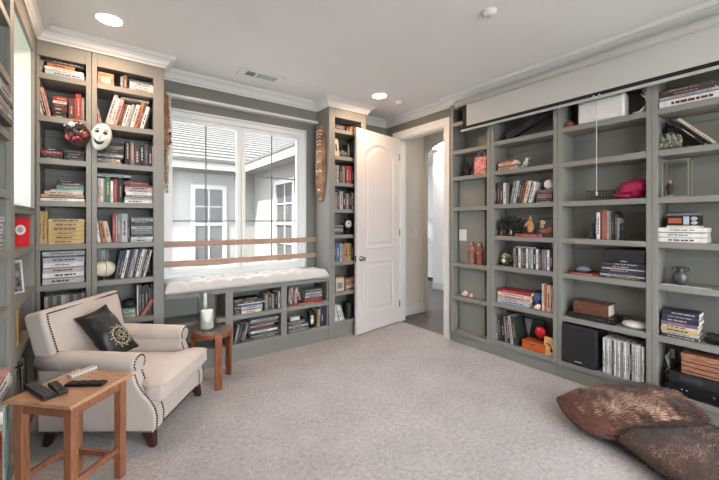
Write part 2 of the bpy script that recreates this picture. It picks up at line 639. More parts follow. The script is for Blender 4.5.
box('duct_opening', GRILLE, -.15, .15, -.055, .055, -.001, 0, vt)
sl = MB()
for i in range(12):
    x = -.142 + i * .0255
    sl.box(-.0012, .0012, -.054, .054, -.005, .005, Matrix.Translation((x, 0, -.005)) @ Matrix.Rotation(R(38 if i < 4 else -38), 4, 'Y'))
sl.build('louvre', WHITE, vt)
hl = thing('hall_added_light', 'added unseen ceiling light in the hallway', 'ceiling light', (3.65, 2.6, CEIL))  # out-of-view lamp, added to brighten the hall walls
MB().lathe([(.001, -.06), (.08, -.055), (.12, -.03), (.13, 0)], n=24).build('shade', emit('hall_added_glow', (255, 240, 222), 15), hl)
kl = thing('kitchen_added_light', 'added unseen ceiling light in the kitchen beyond the arch', 'ceiling light', (5.0, 4.2, CEIL))  # lamp added out of view so the kitchen reads bright
MB().lathe([(.001, -.06), (.16, -.055), (.22, -.03), (.24, 0)], n=24).build('shade', emit('kitchen_added_glow', (255, 250, 244), 18), kl)

# ------------------------------------------------------------------ outside
struct(box('ground', CONC, -14, 14, -14, 24, -.25, -.12))
hs = thing('house', 'pale stucco house wing with tiled roof outside the window', 'house', (0, 8.3, -.12))
box('wall', ASH, -9, 3.2, 0, .2, 0, 2.62, hs)
box('wall', ASH, 3.0, 3.2, -3.9, 0, 0, 2.62, hs)
box('eave_board', ASH, -9, 2.6, -.47, -.44, 2.56, 2.74, hs)
box('eave_board', ASH, 2.57, 2.6, -3.9, -.44, 2.56, 2.74, hs)
box('soffit', ASH, -9, 3.0, -.45, .05, 2.60, 2.63, hs)
box('soffit', ASH, 2.59, 3.05, -3.9, -.44, 2.60, 2.63, hs)
rf = MB()
for i in range(17):
    y = -.5 + i * .3
    z = 2.72 + i * .3 * .42
    rf.prism([(y, z), (y + .34, z + .14), (y + .34, z + .17), (y - .01, z + .065)], 'x', -9, 9)
rf.build('roof', TILE, hs)
r2 = MB()
for i in range(8):
    x = 2.55 + i * .3
    z = 2.72 + i * .3 * .42
    r2.prism([(x, z), (x + .34, z + .14), (x + .34, z + .17), (x, z + .05)], 'y', -3.95, -.2)
r2.build('roof', TILE, hs)
DGL = mat('dark_house_glass', (66, 66, 67), .5, .1, 6)


def house_window(M, w, h):
    b = MB()
    b.box(-.09, w + .09, -.05, .02, -.09, 0, M).box(-.09, w + .09, -.05, .02, h, h + .09, M).box(-.09, 0, -.05, .02, 0, h, M).box(w, w + .09, -.05, .02, 0, h, M)
    b.box(0, w, -.04, .02, h * .5 - .03, h * .5 + .03, M).box(w / 2 - .014, w / 2 + .014, -.03, .02, 0, h, M)
    for z in (h * .25, h * .75):
        b.box(0, w, -.03, .02, z - .014, z + .014, M)
    f = b.build('window', VINYLX, hs)
    MB().box(0, w, -.012, .0, 0, h, M).build('pane', DGL, f)


house_window(Matrix.Translation((1.66, 0, .62)), .58, 1.56)
house_window(Matrix.Translation((3.0, -1.37, .62)) @ Matrix.Rotation(-PI / 2, 4, 'Z'), .78, 1.6)

world = bpy.data.worlds.new('world')
scene.world = world
world.use_nodes = True
bg = world.node_tree.nodes['Background']
bg.inputs['Color'].default_value = (.92, .96, 1.05, 1)
bg.inputs['Strength'].default_value = 5.0
sd = bpy.data.lights.new('sun', 'SUN')
sd.energy = 10
sd.angle = R(1.0)
sd.color = (1, .96, .9)
so = bpy.data.objects.new('sun', sd)
COL.objects.link(so)
so.rotation_euler = Vector((.90, .50, -1.30)).to_track_quat('-Z', 'Y').to_euler()

# ------------------------------------------------------------------ built-in bookcases
BACK.base, BACK.sg = FB, 1
RIGHT.base, RIGHT.sg = FR, 1
LEFT.base, LEFT.sg = FL, -1


def f_up(s, px, w=0):
    return s.u(px, s.base + s.sg * w)


Frame.up = f_up
TH = .042


def bookcase(name, label, fr, u0, u1, opens, depth, ztop, toe, cat='bookcase', cleat=True, top_board=False, zbot=0, bottom=.15, group=None):
    """opens: list of (ua, ub, [shelf tops], opening top)"""
    t = thing(name, label, cat, fr.at(u0, 0, 0), fr.rz, group)

    def bx(nm, a, b, c, d, e, f, bv=.0025):
        return box(nm, PAINT, a - u0, b - u0, c, d, e, f, t, bv)
    toe_h = bottom - TH
    bx('toe_kick', u0 + .001, u1 - .001, .018 if toe else .002, .04, 0, toe_h)
    bx('back_panel', u0 + .002, u1 - .002, depth, depth + .012, 0.02, ztop, 0)
    edges = [u0]
    for a, b, sh, ot in opens:
        edges += [a, b]
    edges.append(u1)
    for i in range(0, len(edges), 2):
        a, b = edges[i], edges[i + 1]
        if b - a > .002:
            bx('stile', a, b, 0, .02, toe_h, ztop)
            if i == 0:
                bx('side_panel', a, max(a + .018, b - .001), .02, depth, 0.02, ztop, 0)
            elif i == len(edges) - 2:
                bx('side_panel', min(b - .018, a + .001), b, .02, depth, 0.02, ztop, 0)
            else:
                bx('divider', a + .001, b - .001, .02, depth, 0.02, ztop, 0)
    for a, b, sh, ot in opens:
        if ztop - ot > .004:
            bx('top_rail', a, b, 0, .02, ot, ztop)
        bx('top_panel', a, b, .02, depth, ot + .004, ot + .022, 0)
        for z in sh:
            bx('shelf', a, b, .001, depth, z - TH, z)
            if cleat and z > .3:
                bx('cleat', a + .001, b - .001, depth - .014, depth, z - TH - .055, z - TH)
    if top_board:
        bx('bench_top', u0, u1, -.006, depth, ztop, ztop + .012, .004)
    return t


CT = [2.42, 2.112, 1.805, 1.498, 1.178, .885, .561, .155]
ZT = 2.70
bookcase('corner_bookcase', 'left half of the tall grey built-in bookcase in the corner', BACK, FL + .002, -.0555, [(FL + .012, -.088, CT, 2.54)], .31, ZT, True)
bookcase('corner_bookcase', 'right half of the tall grey built-in corner bookcase, beside the window', BACK, -.0535, .434, [(-.021, .356, CT, 2.545)], .31, ZT, True)
bookcase('window_bench', 'low grey built-in bench with open cubbies under the window', BACK, .436, 2.073, [(.437, .94, [.447, .172], .672), (1.01, 1.498, [.447, .172], .672), (1.56, 2.07, [.447, .172], .672)], .315, .698, True, 'bench', False, True, bottom=.172)
TT = [2.407, 2.098, 1.795, 1.487, 1.19, .879, .532, .187]
bookcase('narrow_bookcase', 'narrow tall grey built-in bookcase behind the open door', BACK, 2.075, 2.60, [(2.152, 2.53, TT, 2.54)], .31, ZT, True, bottom=.187)
RT = [2.145, 1.85, 1.517, 1.203, .905, .54, .155]
AT = [2.445, 2.13, 1.84, 1.505, .885, .52, .135]
RD = .245
bookcase('wall_bookcase', 'narrow grey built-in bookcase right beside the doorway', RIGHT, -2.553, -2.051, [(-2.514, -2.09, AT, 2.60)], RD, ZT, True, bottom=.135)
bookcase('wall_bookcase', 'second grey built-in bookcase from the doorway on the right wall', RIGHT, -2.049, -1.403, [(-2.013, -1.439, RT, 2.60)], RD, ZT, True)
bookcase('wall_bookcase', 'third grey built-in bookcase from the doorway, holding the subwoofer', RIGHT, -1.401, -.761, [(-1.365, -.792, RT, 2.60)], RD, ZT, True)
bookcase('wall_bookcase', 'last grey built-in bookcase on the right, holding the receiver', RIGHT, -.759, -.09, [(-.727, -.154, RT, 2.60)], RD, ZT, True)
# boxed-out wall inside the bookcase by the doorway
bo = MB()
for za, zb in ((.135, .478), (.52, .843), (.885, 1.463), (1.505, 1.798)):
    bo.box(FR + .085, FR + RD - .002, 2.165, 2.495, za + .001, zb - .001)
struct(bo.build('wall_box_out', PAINT))
LT = [2.38, 2.085, 1.80, 1.504, 1.21, .915, .55, .155]
bookcase('left_bookcase', 'tall grey built-in bookcase at the left edge nearest the viewer', LEFT, 1.70, 2.592, [(1.76, 2.50, LT, 2.56)], .315, ZT, False)
nc = bookcase('niche_cabinet', 'low grey shelf unit under the left window niche', LEFT, 2.594, 3.368, [(2.62, 3.298, [1.188, .90, .60, .155], 1.395)], .315, 1.428, False, 'cabinet', False, True)
# surround of the left window niche
struct(MB().box(WL, FL, 3.298, 3.368, 1.441, CEIL).build('wall_niche_side', NICHE_DAYLIT, bevel=.002))
struct(box('wall_niche_header', NICHE_DAYLIT, WL, FL - .018, 2.593, 3.298, 2.53, CEIL))
struct(MB().box(FL - .018, FL, 2.593, 3.298, 2.53, CEIL).box(FL - .018, FL + .0015, 3.296, 3.368, 1.441, CEIL).build('wall_niche_face', WALLP))
struct(MB().box(WL, FL, 3.37, 3.70, 0, CEIL).box(WL, FL, 1.68, 1.70, 0, CEIL).build('wall_niche_return', WALLP))

# ------------------------------------------------------------------ books
ORD = ['first', 'second', 'third', 'fourth', 'fifth', 'sixth', 'seventh', 'eighth', 'ninth', 'tenth', 'eleventh', 'twelfth', 'thirteenth', 'fourteenth', 'fifteenth', 'sixteenth', 'seventeenth', 'eighteenth', 'nineteenth', 'twentieth', 'twenty-first', 'twenty-second', 'twenty-third', 'twenty-fourth']
DARK = {'black', 'charcoal', 'navy', 'maroon', 'brown', 'dark green', 'purple', 'crimson', 'red', 'green', 'magenta', 'blue', 'teal', 'rust', 'grey', 'olive'}


def cover_mesh(t, d, h, b=.003):
    """closed book standing with its spine towards -y: x 0..t, y 0..d, z 0..h"""
    m = MB()
    m.box(0, t, 0, b, 0, h).box(0, b, b, d, 0, h).box(t - b, t, b, d, 0, h)
    return m


def make_book(noun, colour, t, h, d, label, cat, loc, rot, lying, group, kind=0, pivot_right=False, W=None):
    """standing: x thickness. lying: thickness is z, length h along x."""
    root = thing(noun, label, cat, loc, group=group, rot=rot)
    b = min(.0028, t * .14)
    m = BOOKM[colour]
    ofs = -t if pivot_right else 0
    sq = .003 if kind == 0 else 0
    if noun == 'dvd_case':
        def T(x0, x1, y0, y1, z0, z1):
            return (x0 + ofs, x1 + ofs, y0, y1, z0, z1) if not lying else (z0 - h / 2, z1 - h / 2, y0, y1, x0, x1)
        c = MB()
        c.box(*T(0, t, .001, d, 0, h))
        c.build('case', BOOKM['black'], root, .001, 1)
        s = MB()
        s.box(*T(.0012, t - .0012, -.0002, .002, .003, h - .003))
        s.build('paper_insert', m, root)
    else:
        def T(x0, x1, y0, y1, z0, z1):
            return (x0 + ofs, x1 + ofs, y0, y1, z0, z1) if not lying else (z0 - h / 2, z1 - h / 2, y0, y1, x0, x1)
        c = MB()
        c.box(*T(0, t, 0, b * 1.5, 0, h)).box(*T(0, b, b * 1.5, d, 0, h)).box(*T(t - b, t, b * 1.5, d, 0, h))
        c.build('cover', m, root, .0012 if t > .008 else 0, 1)
        p = MB()
        p.box(*T(b, t - b, b * 1.5, d - sq, sq, h - sq))
        p.build('page_block', PAGES, root)
    # printed title on the spine: broken bars of a contrasting colour
    if t > .011:
        tc = BOOKM[random.choice(['pale grey', 'grey', 'tan', 'pale grey', 'gold', 'pink'] if colour in DARK else ['charcoal', 'navy', 'maroon', 'black'])]
        s = MB()
        z = h * random.uniform(.12, .3)
        end = h * random.uniform(.6, .9)
        wv = random.uniform(.16, .36) * t
        while z < end:
            l = random.uniform(.012, .035)
            s.box(*T(t / 2 - wv / 2, t / 2 + wv / 2, -.0008, .0005, z, min(z + l, end)))
            z += l + random.uniform(.003, .008)
        s.build('spine_title', tc, root)
    return root


class Shelf:
    def __init__(s, fr, z, loc, depth=.30):
        s.fr, s.z, s.loc, s.depth = fr, z, loc, depth
        s.n = 0

    def row(s, px0, px1, spec, w=.03, noun='book', cat=None, z=None, hs=1):
        fr = s.fr
        u0, u1 = fr.up(px0, w), fr.up(px1, w)
        toks = [x.split(':') for x in spec.split()]
        tot = sum(float(x[1]) for x in toks)
        u = u0
        cat = cat or noun.replace('_', ' ').replace('dvd case', 'disc case')
        for x in toks:
            colour = x[0].replace('_', ' ')
            pitch = (u1 - u0) * float(x[1]) / tot
            h = float(x[2]) * hs
            lean = R(float(x[3])) if len(x) > 3 and x[3] else 0
            t = pitch * math.cos(lean) - .0012
            d = min(s.depth - w - .03, h * random.uniform(.66, .76))
            ww = w + (random.uniform(0, .012))
            k = ORD[s.n]
            s.n += 1
            pose = 'leaning' if lean else 'standing'
            lab = f'{colour} {noun.replace("_", " ").replace("dvd", "disc")} {pose} {k} from left, {s.loc}'
            grp = f'{noun.replace("_", " ").replace("dvd", "disc")}s on the {s.loc}'
            pr = lean > 0
            make_book(noun, colour, t, h, d, lab, cat, fr.at(u + pitch if pr else u, ww, (s.z if z is None else z) + .0005), (0, lean, fr.rz), False, grp, random.choice((0, 0, 1)), pr)
            u += pitch

    def stack(s, px0, px1, spec, w=.03, noun='book', cat=None, name='stack', z=None, dmax=.22, jit=.05):
        fr = s.fr
        u0, u1 = fr.up(px0, w), fr.up(px1, w)
        toks = [x.split(':') for x in spec.split()]
        z = (s.z if z is None else z) + .0006
        n = len(toks)
        cat = cat or noun.replace('_', ' ').replace('dvd case', 'disc case')
        for i, x in enumerate(toks):
            colour = x[0].replace('_', ' ')
            t = float(x[1])
            f0 = float(x[2]) if len(x) > 2 else random.uniform(0, jit)
            f1 = float(x[3]) if len(x) > 3 else 1 - random.uniform(0, jit)
            a, b = u0 + (u1 - u0) * f0, u0 + (u1 - u0) * f1
            h = b - a
            d = min(s.depth - w - .03, max(.12, min(dmax, h * .72)))
            ww = w + random.uniform(0, .008)
            k = ORD[n - 1 - i]
            k = 'topmost' if n > 1 and i == n - 1 else ('lowest' if n > 1 and i == 0 else (f'{k} from top' if n > 1 else 'flat'))
            lab = f'{colour} {noun.replace("_", " ").replace("dvd", "disc")} lying {k} in {name}, {s.loc}'
            if n == 1:
                lab = f'{colour} {noun.replace("_", " ")} lying flat {name}, {s.loc}'
            grp = f'{name} on the {s.loc}'
            make_book(noun, colour, t - .0008, h, d, lab, cat, fr.at((a + b) / 2, ww, z), (0, 0, fr.rz + (R(random.uniform(-1.2, 1.2)) if jit else 0)), True, grp, random.choice((0, 1)))
            z += t
        return z


def SL(i):
    return Shelf(BACK, CT[i], f'{ORD[i] if i else "top"} shelf, corner bookcase left half'.replace('first', 'top'), .31)


def SRt(i):
    return Shelf(BACK, CT[i], f'{ORD[i] if i else "top"} shelf, corner bookcase right half'.replace('first', 'top'), .31)


def ST(i):
    return Shelf(BACK, TT[i], f'{ORD[i] if i else "top"} shelf, bookcase behind door', .31)


def SR(bay, i):
    tops = AT if bay == 'A' else RT
    nm = {'A': 'bookcase beside doorway', 'B': 'second bookcase from doorway', 'C': 'third bookcase from doorway', 'D': 'last bookcase at right'}[bay]
    o = 'top' if i == 0 else ('lowest' if i == 6 else ORD[i])
    return Shelf(RIGHT, tops[i], f'{o} shelf, {nm}', RD)


# corner bookcase, left half
s = SL(0)
s.stack(44, 84.5, 'pale_blue:.04 white:.022 orange:.03:.06:.75 charcoal:.024:.0:.98', name='stack')
s.row(37.5, 41.5, 'grey:1:.10:8')
s = SL(1)
s.row(41.5, 51.5, 'cream:1:.12:-10 charcoal:2:.235:-11 pink:2:.21:-12')
z = s.stack(52.5, 67, 'brown:.024 black:.03 maroon:.028 charcoal:.026 cream:.02 red:.034', name='stack')
s.row(68.5, 84.8, 'maroon:5:.165 rust:1:.17 red:5:.205 olive:3:.18')
s = SL(2)
s.row(36.5, 40, 'maroon:1:.115')
s.stack(41, 63, 'black:.02 charcoal:.018 crimson:.022 black:.02', name='left stack', noun='book')
s.stack(64, 84.8, 'charcoal:.02 maroon:.018 black:.02 charcoal:.022', name='right stack')
s = SL(3)
s.stack(38, 85, 'white:.02:.0:1 brown:.008:.02:.98 tan:.022:.05:.98 beige:.022:.12:.95 pale_grey:.014:.25:.97 teal:.032:.38:.97 charcoal:.02:.36:.95 black:.02:.38:.8', name='stack', dmax=.25)
s = SL(4)
s.row(36.3, 47.5, 'yellow:1:.245 yellow:1:.246 yellow:1:.244 yellow:1:.245', noun='magazine')
s.stack(48, 84.8, 'yellow:.034 yellow:.03 yellow:.034 yellow:.03 yellow:.032 yellow:.028', noun='magazine', name='stack', jit=.015)
s = SL(5)
s.stack(42, 85, 'pale_grey:.04 grey:.006 white:.036 pale_grey:.034 grey:.006 white:.036 pale_grey:.036 charcoal:.012 pale_grey:.034', noun='binder', name='stack', dmax=.26, jit=.03)
s = SL(6)
s.row(44, 85, ' '.join('%s:1:.235' % c for c in ('pale_grey', 'grey', 'pale_grey', 'grey', 'white', 'pale_grey', 'grey', 'pale_grey', 'grey', 'pale_grey')), noun='magazine')

# corner bookcase, right half
s = SRt(0)
s.row(120.5, 127.5, 'grey:2:.10 brown:3:.115')
s.stack(129, 154, 'beige:.024:.0:1 white:.022:.03:1 pale_blue:.026:.03:.98 charcoal:.02:.0:.9', name='right stack')
s = SRt(1)
s.row(97.5, 103, 'rust:1:.06 grey:1:.13:-14')
s.row(104.5, 145, 'pale_grey:5:.255:14 white:3:.225:14 pink:4:.225:14 maroon:3:.19:14 brown:2:.185:14 white:4:.185:14 pale_grey:3:.2:14 grey:2:.19:14 white:4:.2:14 orange:4:.225:14 brown:3:.225:14 white:4:.2:14 charcoal:2:.19:14')
s.stack(121, 149, 'cream:.018', name='on the leaning row', z=CT[1] + .232, w=.06, jit=0)
s = SRt(2)
s.stack(97.5, 124, 'grey:.02:.0:.9 beige:.016:.0:.85 charcoal:.02 pale_grey:.016 charcoal:.018 black:.018 charcoal:.018 grey:.016', name='stack')
s.row(125, 153.5, 'black:5:.20 grey:4:.19 charcoal:5:.195 black:4:.18 charcoal:4:.185 black:4:.18 pale_grey:1:.175')
s = SRt(3)
s.row(97.5, 122.5, 'pale_grey:3:.19 white:3:.185 grey:2:.19 green:5:.20 white:3:.17 crimson:4:.185 charcoal:1.5:.18 black:4:.20')
s.stack(97, 131, 'pale_grey:.02', name='on the upright row', z=CT[3] + .2025, w=.035, jit=0)
s.stack(124.5, 153.5, 'white:.026 pale_grey:.018 grey:.022 white:.024 pale_grey:.02 pink:.022 charcoal:.018 crimson:.02:.0:.8', name='stack')
s = SRt(4)
s.row(98, 112, 'white:2:.225:-7 charcoal:1:.22:-7 orange:3:.175:-9 beige:3:.17:-10')
s.row(112.5, 130, 'crimson:3:.235 pale_grey:1:.22 grey:4:.235 pale_grey:6:.23 charcoal:2:.18')
s.stack(130.5, 153.8, 'pale_blue:.022 white:.018 charcoal:.022 grey:.018 teal:.026 pale_grey:.022 charcoal:.02 dark_green:.02 pale_grey:.02 teal:.014', name='stack')
s = SRt(5)
s.row(97.5, 109, 'grey:2:.24 pale_grey:2:.235 grey:2:.235', w=.14)
s.row(114, 145, 'navy:3:.225:10 navy:3:.23:10 white:3:.23:11 navy:3:.235:11 grey:2:.235:12 pale_grey:3:.235:12 navy:3:.235:13 white:3:.235:13 pale_grey:2:.235:13 charcoal:3:.235:14 white:2:.225:14')
s = SRt(6)
s.row(137, 153.5, 'white:1:.25 charcoal:2:.255 navy:2:.24 black:3:.25 grey:1:.22 charcoal:2:.25', w=.06)
s.stack(113, 136, 'pale_grey:.02 lime:.022 pale_grey:.018 teal:.018', name='stack', noun='magazine', w=.04, dmax=.24)

# window bench cubbies
CB = {('m', 1): 'upper middle cubby of window bench', ('m', 0): 'lower middle cubby of window bench', ('r', 1): 'upper right cubby of window bench', ('r', 0): 'lower right cubby of window bench'}
s = Shelf(BACK, .447, CB['m', 1], .31)
s.stack(233.5, 242, 'black:.018 charcoal:.018 black:.018 grey:.018 black:.018 charcoal:.018 black:.018 grey:.018', noun='dvd_case', name='left stack', dmax=.14)
s.stack(241.5, 263.5, 'white:.022:.0:.9 tan:.02:.02:.98 pale_blue:.022 blue:.022:.05:1 white:.008:-.15:1.1 charcoal:.03 black:.024:.05:.8', name='middle stack', w=.03)
s.row(265, 280.5, 'grey:3:.16 charcoal:3:.165 grey:2:.15 black:3:.17 pale_grey:2:.175')
s = Shelf(BACK, .172, CB['m', 0], .31)
s.row(234, 245, 'grey:2:.17:12 charcoal:2:.175:13 black:2:.17:14 grey:2:.17:14')
s.stack(248, 280.5, 'charcoal:.022 grey:.016:.1:1 black:.022 white:.02:.08:.9 charcoal:.024:.0:.95 maroon:.018:.02:.8 pink:.014:.05:.8 charcoal:.022:.1:1 grey:.018:.05:.9 pale_grey:.016:.1:.95', name='stack', noun='magazine', jit=.1)
s = Shelf(BACK, .447, CB['r', 1], .31)
s.stack(291, 324, 'red:.018:.0:1', name='under other books', noun='book', jit=0, w=.02)
s.row(287.5, 297, 'brown:2:.17:4 pale_grey:2:.175:4 maroon:2:.17:4 beige:2:.165:4', z=.466, w=.04)
s.row(298, 304, 'charcoal:3:.175:-16', z=.466, w=.05)
s.stack(305, 323, 'red:.03 charcoal:.012 pale_grey:.018 grey:.018:.05:.9 pale_grey:.018 charcoal:.016:.0:.9 grey:.016', name='stack', z=.466)
s = Shelf(BACK, .172, CB['r', 0], .31)
s.stack(288.5, 309, 'grey:.02 charcoal:.018 pale_grey:.02 charcoal:.022 grey:.018:.0:.8 charcoal:.018:.0:.85', name='stack', noun='magazine')
s.row(317.5, 329.5, 'tan:3:.19:3 navy:6:.205 navy:5:.21', w=.025)

# narrow bookcase behind the door
s = ST(0)
s.stack(335, 345, 'maroon:.022 charcoal:.02 brown:.02', name='stack', w=.04)
s.row(345.5, 357, 'black:2:.07:10 rust:2:.08:14 charcoal:3:.08:12', w=.06)
s = ST(1)
s.row(334.5, 340, 'beige:1:.195:-7', w=.02)
s.stack(340.8, 347.5, 'charcoal:.022 navy:.018 grey:.02 black:.024:.0:.9', name='stack', w=.03, dmax=.16)
s.row(348, 360, 'charcoal:2:.165 black:2:.17 grey:1:.175 brown:2:.16 charcoal:2:.17')
s = ST(2)
s.row(334.5, 360, 'grey:2:.20 pale_grey:1.4:.2 charcoal:2:.205 grey:1.6:.195 brown:1:.2 red:2:.205 red:2:.21 maroon:2:.205 grey:2:.2 charcoal:2:.2')
s = ST(3)
s.row(334.5, 360, 'grey:2:.2 charcoal:1.5:.215 pale_grey:2:.21 navy:2:.2 grey:2:.19 black:2:.205 pale_grey:1.5:.2 charcoal:2:.21 grey:2:.2')
s = ST(4)
s.stack(334.5, 343.5, 'charcoal:.03 grey:.022 pale_grey:.018 charcoal:.02 grey:.022', name='stack', dmax=.18)
s = ST(5)
s.row(334.5, 360, 'charcoal:1:.22 blue:3:.215 pale_blue:1.5:.21 grey:1:.2 orange:3:.21 lime:2:.205 maroon:2:.205 brown:2:.21 charcoal:2:.2')
s = ST(6)
s.stack(346.5, 359, 'orange:.03 cream:.02 rust:.028 orange:.026 pink:.02 brown:.026', name='stack', w=.03)
s = ST(7)
s.row(336, 345, 'white:2:.2:-14 pale_grey:2:.2:-15 white:2:.19:-16 pale_grey:1.5:.185:-17', w=.02)

# right wall: second bookcase
s = SR('B', 1)
s.stack(497.5, 516.5, 'tan:.026 rust:.024:.0:.9 cream:.022:.03:1 crimson:.022:.05:.85', name='stack')
s = SR('B', 2)
s.row(494.3, 502.5, 'black:2:.225 maroon:2:.23 charcoal:2:.215', hs=.95)
s.row(502.8, 508, 'white:2:.21 grey:2:.205')
s.row(509.5, 530.5, 'grey:3:.22:10 pale_grey:3:.225:11 navy:3:.225:12 charcoal:2:.21:12 orange:3:.215:13 cream:3:.215:14 black:1.5:.2:14 white:3:.2:15', hs=.97)
s.stack(535.5, 552.5, 'brown:.018 charcoal:.02 grey:.018 rust:.02 charcoal:.02:.1:1 grey:.016:.15:1', name='stack', noun='dvd_case', dmax=.15)
s = SR('B', 4)
s.row(513, 552.3, ' '.join('%s:1:.19' % c for c in 'pale_grey navy white purple charcoal white grey pale_grey navy white charcoal purple grey white navy'.split()), noun='dvd_case', w=.02)
s.stack(516, 536, 'pale_grey:.016', noun='dvd_case', name='on the upright cases', z=RT[4] + .1905, jit=0, w=.025, dmax=.14)
s = SR('B', 5)
s.stack(497, 531, 'pale_blue:.03:.0:.92 pale_grey:.016:.0:.92 pink:.03:.0:.95 cream:.03:.0:.95 red:.028:.0:1', name='stack', jit=0)
s.row(541.5, 552.5, 'cream:2:.245 orange:2:.248 beige:3:.24 pink:2:.235', hs=.99)
s = SR('B', 6)
s.row(495, 501, 'pale_grey:2:.255:-3 charcoal:2:.25:-3', w=.03)
s.row(502, 510, 'black:2:.26:-4 grey:1.2:.255:-5 charcoal:2:.25:-5', w=.03)
s.row(510.5, 517.5, 'pale_grey:2:.27:-7 dark_green:3:.27:-7', w=.025)

# right wall: third bookcase
s = SR('C', 3)
s.row(594.5, 619, 'charcoal:1.6:.165 white:3:.215 maroon:1.5:.22 rust:4:.235 pale_grey:2:.225 grey:2:.215 black:2.5:.22 charcoal:2:.2 grey:2:.17')
s = SR('C', 4)
zt = s.stack(600, 645.3, 'charcoal:.02:-.06:1 pale_grey:.012:.0:1 navy:.02:.02:1 charcoal:.02:.04:1 pale_grey:.01:.04:1 navy:.022:.05:1 charcoal:.02:.06:1', noun='binder', name='speaker stack', jit=0, w=.015)
s = SR('C', 6)
s.row(602.5, 643.8, ' '.join('%s:1:%.3f' % (c, random.uniform(.268, .278)) for c in 'white pale_grey white white pale_grey charcoal white pale_grey white white grey white white pale_grey black white pale_grey white white pale_grey white'.split()), noun='magazine', w=.015)

# right wall: last bookcase
s = SR('D', 0)
s.stack(659, 722, 'white:.05:.0:1 purple:.008:.0:1 pale_grey:.016:.0:1 charcoal:.026:.02:.9 brown:.02:.0:.85', name='stack', jit=0, w=.02)
s = SR('D', 1)
s.row(703, 709, 'black:3:.275:-42', w=.03)
s.row(713.5, 719, 'beige:3:.27:-42', w=.03)
s = SR('D', 3)
zd = s.stack(658.3, 706, 'white:.03 pale_grey:.006 white:.028 grey:.006 white:.03', noun='book', name='lower stack', jit=0, w=.02)
s = SR('D', 5)
s.stack(660.5, 699, 'charcoal:.022 pale_grey:.018:.02:.97 yellow:.026:.0:.95 beige:.018 purple:.024 navy:.028:.02:1 charcoal:.02 navy:.03:.02:1', name='stack', w=.02)

# left wall
LN = 'left edge bookcase'
s = Shelf(LEFT, 1.80, f'third shelf, {LN}', .31)
s.stack(-1.5, 13.5, 'charcoal:.03 pale_grey:.02 grey:.03:.0:1.04 white:.012 charcoal:.022:.0:1.03 pale_grey:.03:.0:.95 grey:.03:.0:.9', name='jumbled stack', noun='magazine', w=-.03, jit=.16)
s = Shelf(LEFT, 1.21, f'fifth shelf, {LN}', .31)
s.stack(-6, 8.3, 'white:.022 pale_grey:.02 white:.022 grey:.012 white:.022 pale_grey:.022 white:.02 white:.02', name='stack', noun='magazine', w=.02, jit=.08)
s = Shelf(LEFT, .55, f'seventh shelf, {LN}', .31)
s.stack(-8, 13, 'pale_grey:.03 white:.03 pink:.026', name='stack', w=-.02, jit=.12)
s = Shelf(LEFT, .155, f'lowest shelf, {LN}', .31)
s.row(-12, 14.6, 'brown:2:.28 charcoal:2:.30 orange:2:.27 yellow:3:.26 red:3:.27 cream:2:.28 white:2.4:.335 teal:2.4:.33 white:1:.31 pink:2:.32 tan:1.6:.30', w=-.025)
NN = 'left niche unit'
s = Shelf(LEFT, .60, f'third shelf, {NN}', .31)
s.row(15, 18, 'grey:1:.2 beige:1:.21', w=.03)
s.row(18.6, 23, 'gold:1:.25 gold:1:.255', w=.02)
s = Shelf(LEFT, .155, f'lowest shelf, {NN}', .31)
s.row(19, 29, 'charcoal:2:.3:-14 beige:2:.32:-14 grey:2:.31:-14 brown:2:.33:-14 black:2:.3:-14 pale_grey:2:.28:-14 charcoal:2:.3:-14 tan:2:.32:-14 grey:2:.31:-14 black:2:.3:-14', w=.02)

# ------------------------------------------------------------------ armchair
ch = thing('armchair', 'cream upholstered armchair with dark nailhead trim beside the wooden side table', 'armchair', (.4565, 2.647, 0), math.atan2(.81, .59))
HW = .335          # half width over the arms
AWD = .115         # arm width
LEGZ = .088


def studs(m, pts, step=.0155, r=.0058):
    """dome nails along a polyline"""
    pts = [Vector(p) for p in pts]
    carry = 0
    for a, b in zip(pts, pts[1:]):
        L = (b - a).length
        d = carry
        while d < L:
            m.ball(a + (b - a) * (d / L), (r, r, r), 6, 4)
            d += step
        carry = d - L


# base with the front rail
MB().box(-HW + .02, HW - .02, .02, .66, LEGZ, .27).build('base', CHAIRM, ch, .018, 3)
# seat cushion, T-shaped and crowned
def slab(outline, z0, z1, crown, inset=.02):
    """soft cushion from a closed outline"""
    m = MB()
    cx = sum(p[0] for p in outline) / len(outline)
    cy = sum(p[1] for p in outline) / len(outline)

    def ringat(k, z):
        return [(cx + (x - cx) * k, cy + (y - cy) * k, z) for x, y in outline]
    m.rings([ringat(.2, z0), ringat(.93, z0), ringat(.985, z0 + .012), ringat(1.0, z0 + .03), ringat(1.0, z1 - .035), ringat(.985, z1 - .012), ringat(.94, z1), ringat(.75, z1 + crown * .55), ringat(.45, z1 + crown * .9), ringat(.15, z1 + crown)], cap=True)
    return m


def dens(poly, n=5):
    out = []
    for i in range(len(poly)):
        a, b = Vector(poly[i]), Vector(poly[(i + 1) % len(poly)])
        for k in range(n):
            p = a + (b - a) * (k / n)
            out.append((p.x, p.y))
    return out


so_ = [(-.222, .56), (-.222, .165), (-.29, .10), (-.315, .06), (-.31, -.02), (-.295, -.035), (0, -.045), (.295, -.035), (.31, -.02), (.315, .06), (.29, .10), (.222, .165), (.222, .56)]
sc = slab(dens(so_, 4), .262, .375, .022).build('seat_cushion', CHAIRM, ch)
sc.data.polygons.foreach_set('use_smooth', [True] * len(sc.data.polygons))
pp = MB()
for z in (.283, .362):
    pp.tube([(x * 1.004, .26 + (y - .26) * 1.006, z) for x, y in so_] , .0042, 6)
pp.build('piping', CHAIRM, sc)
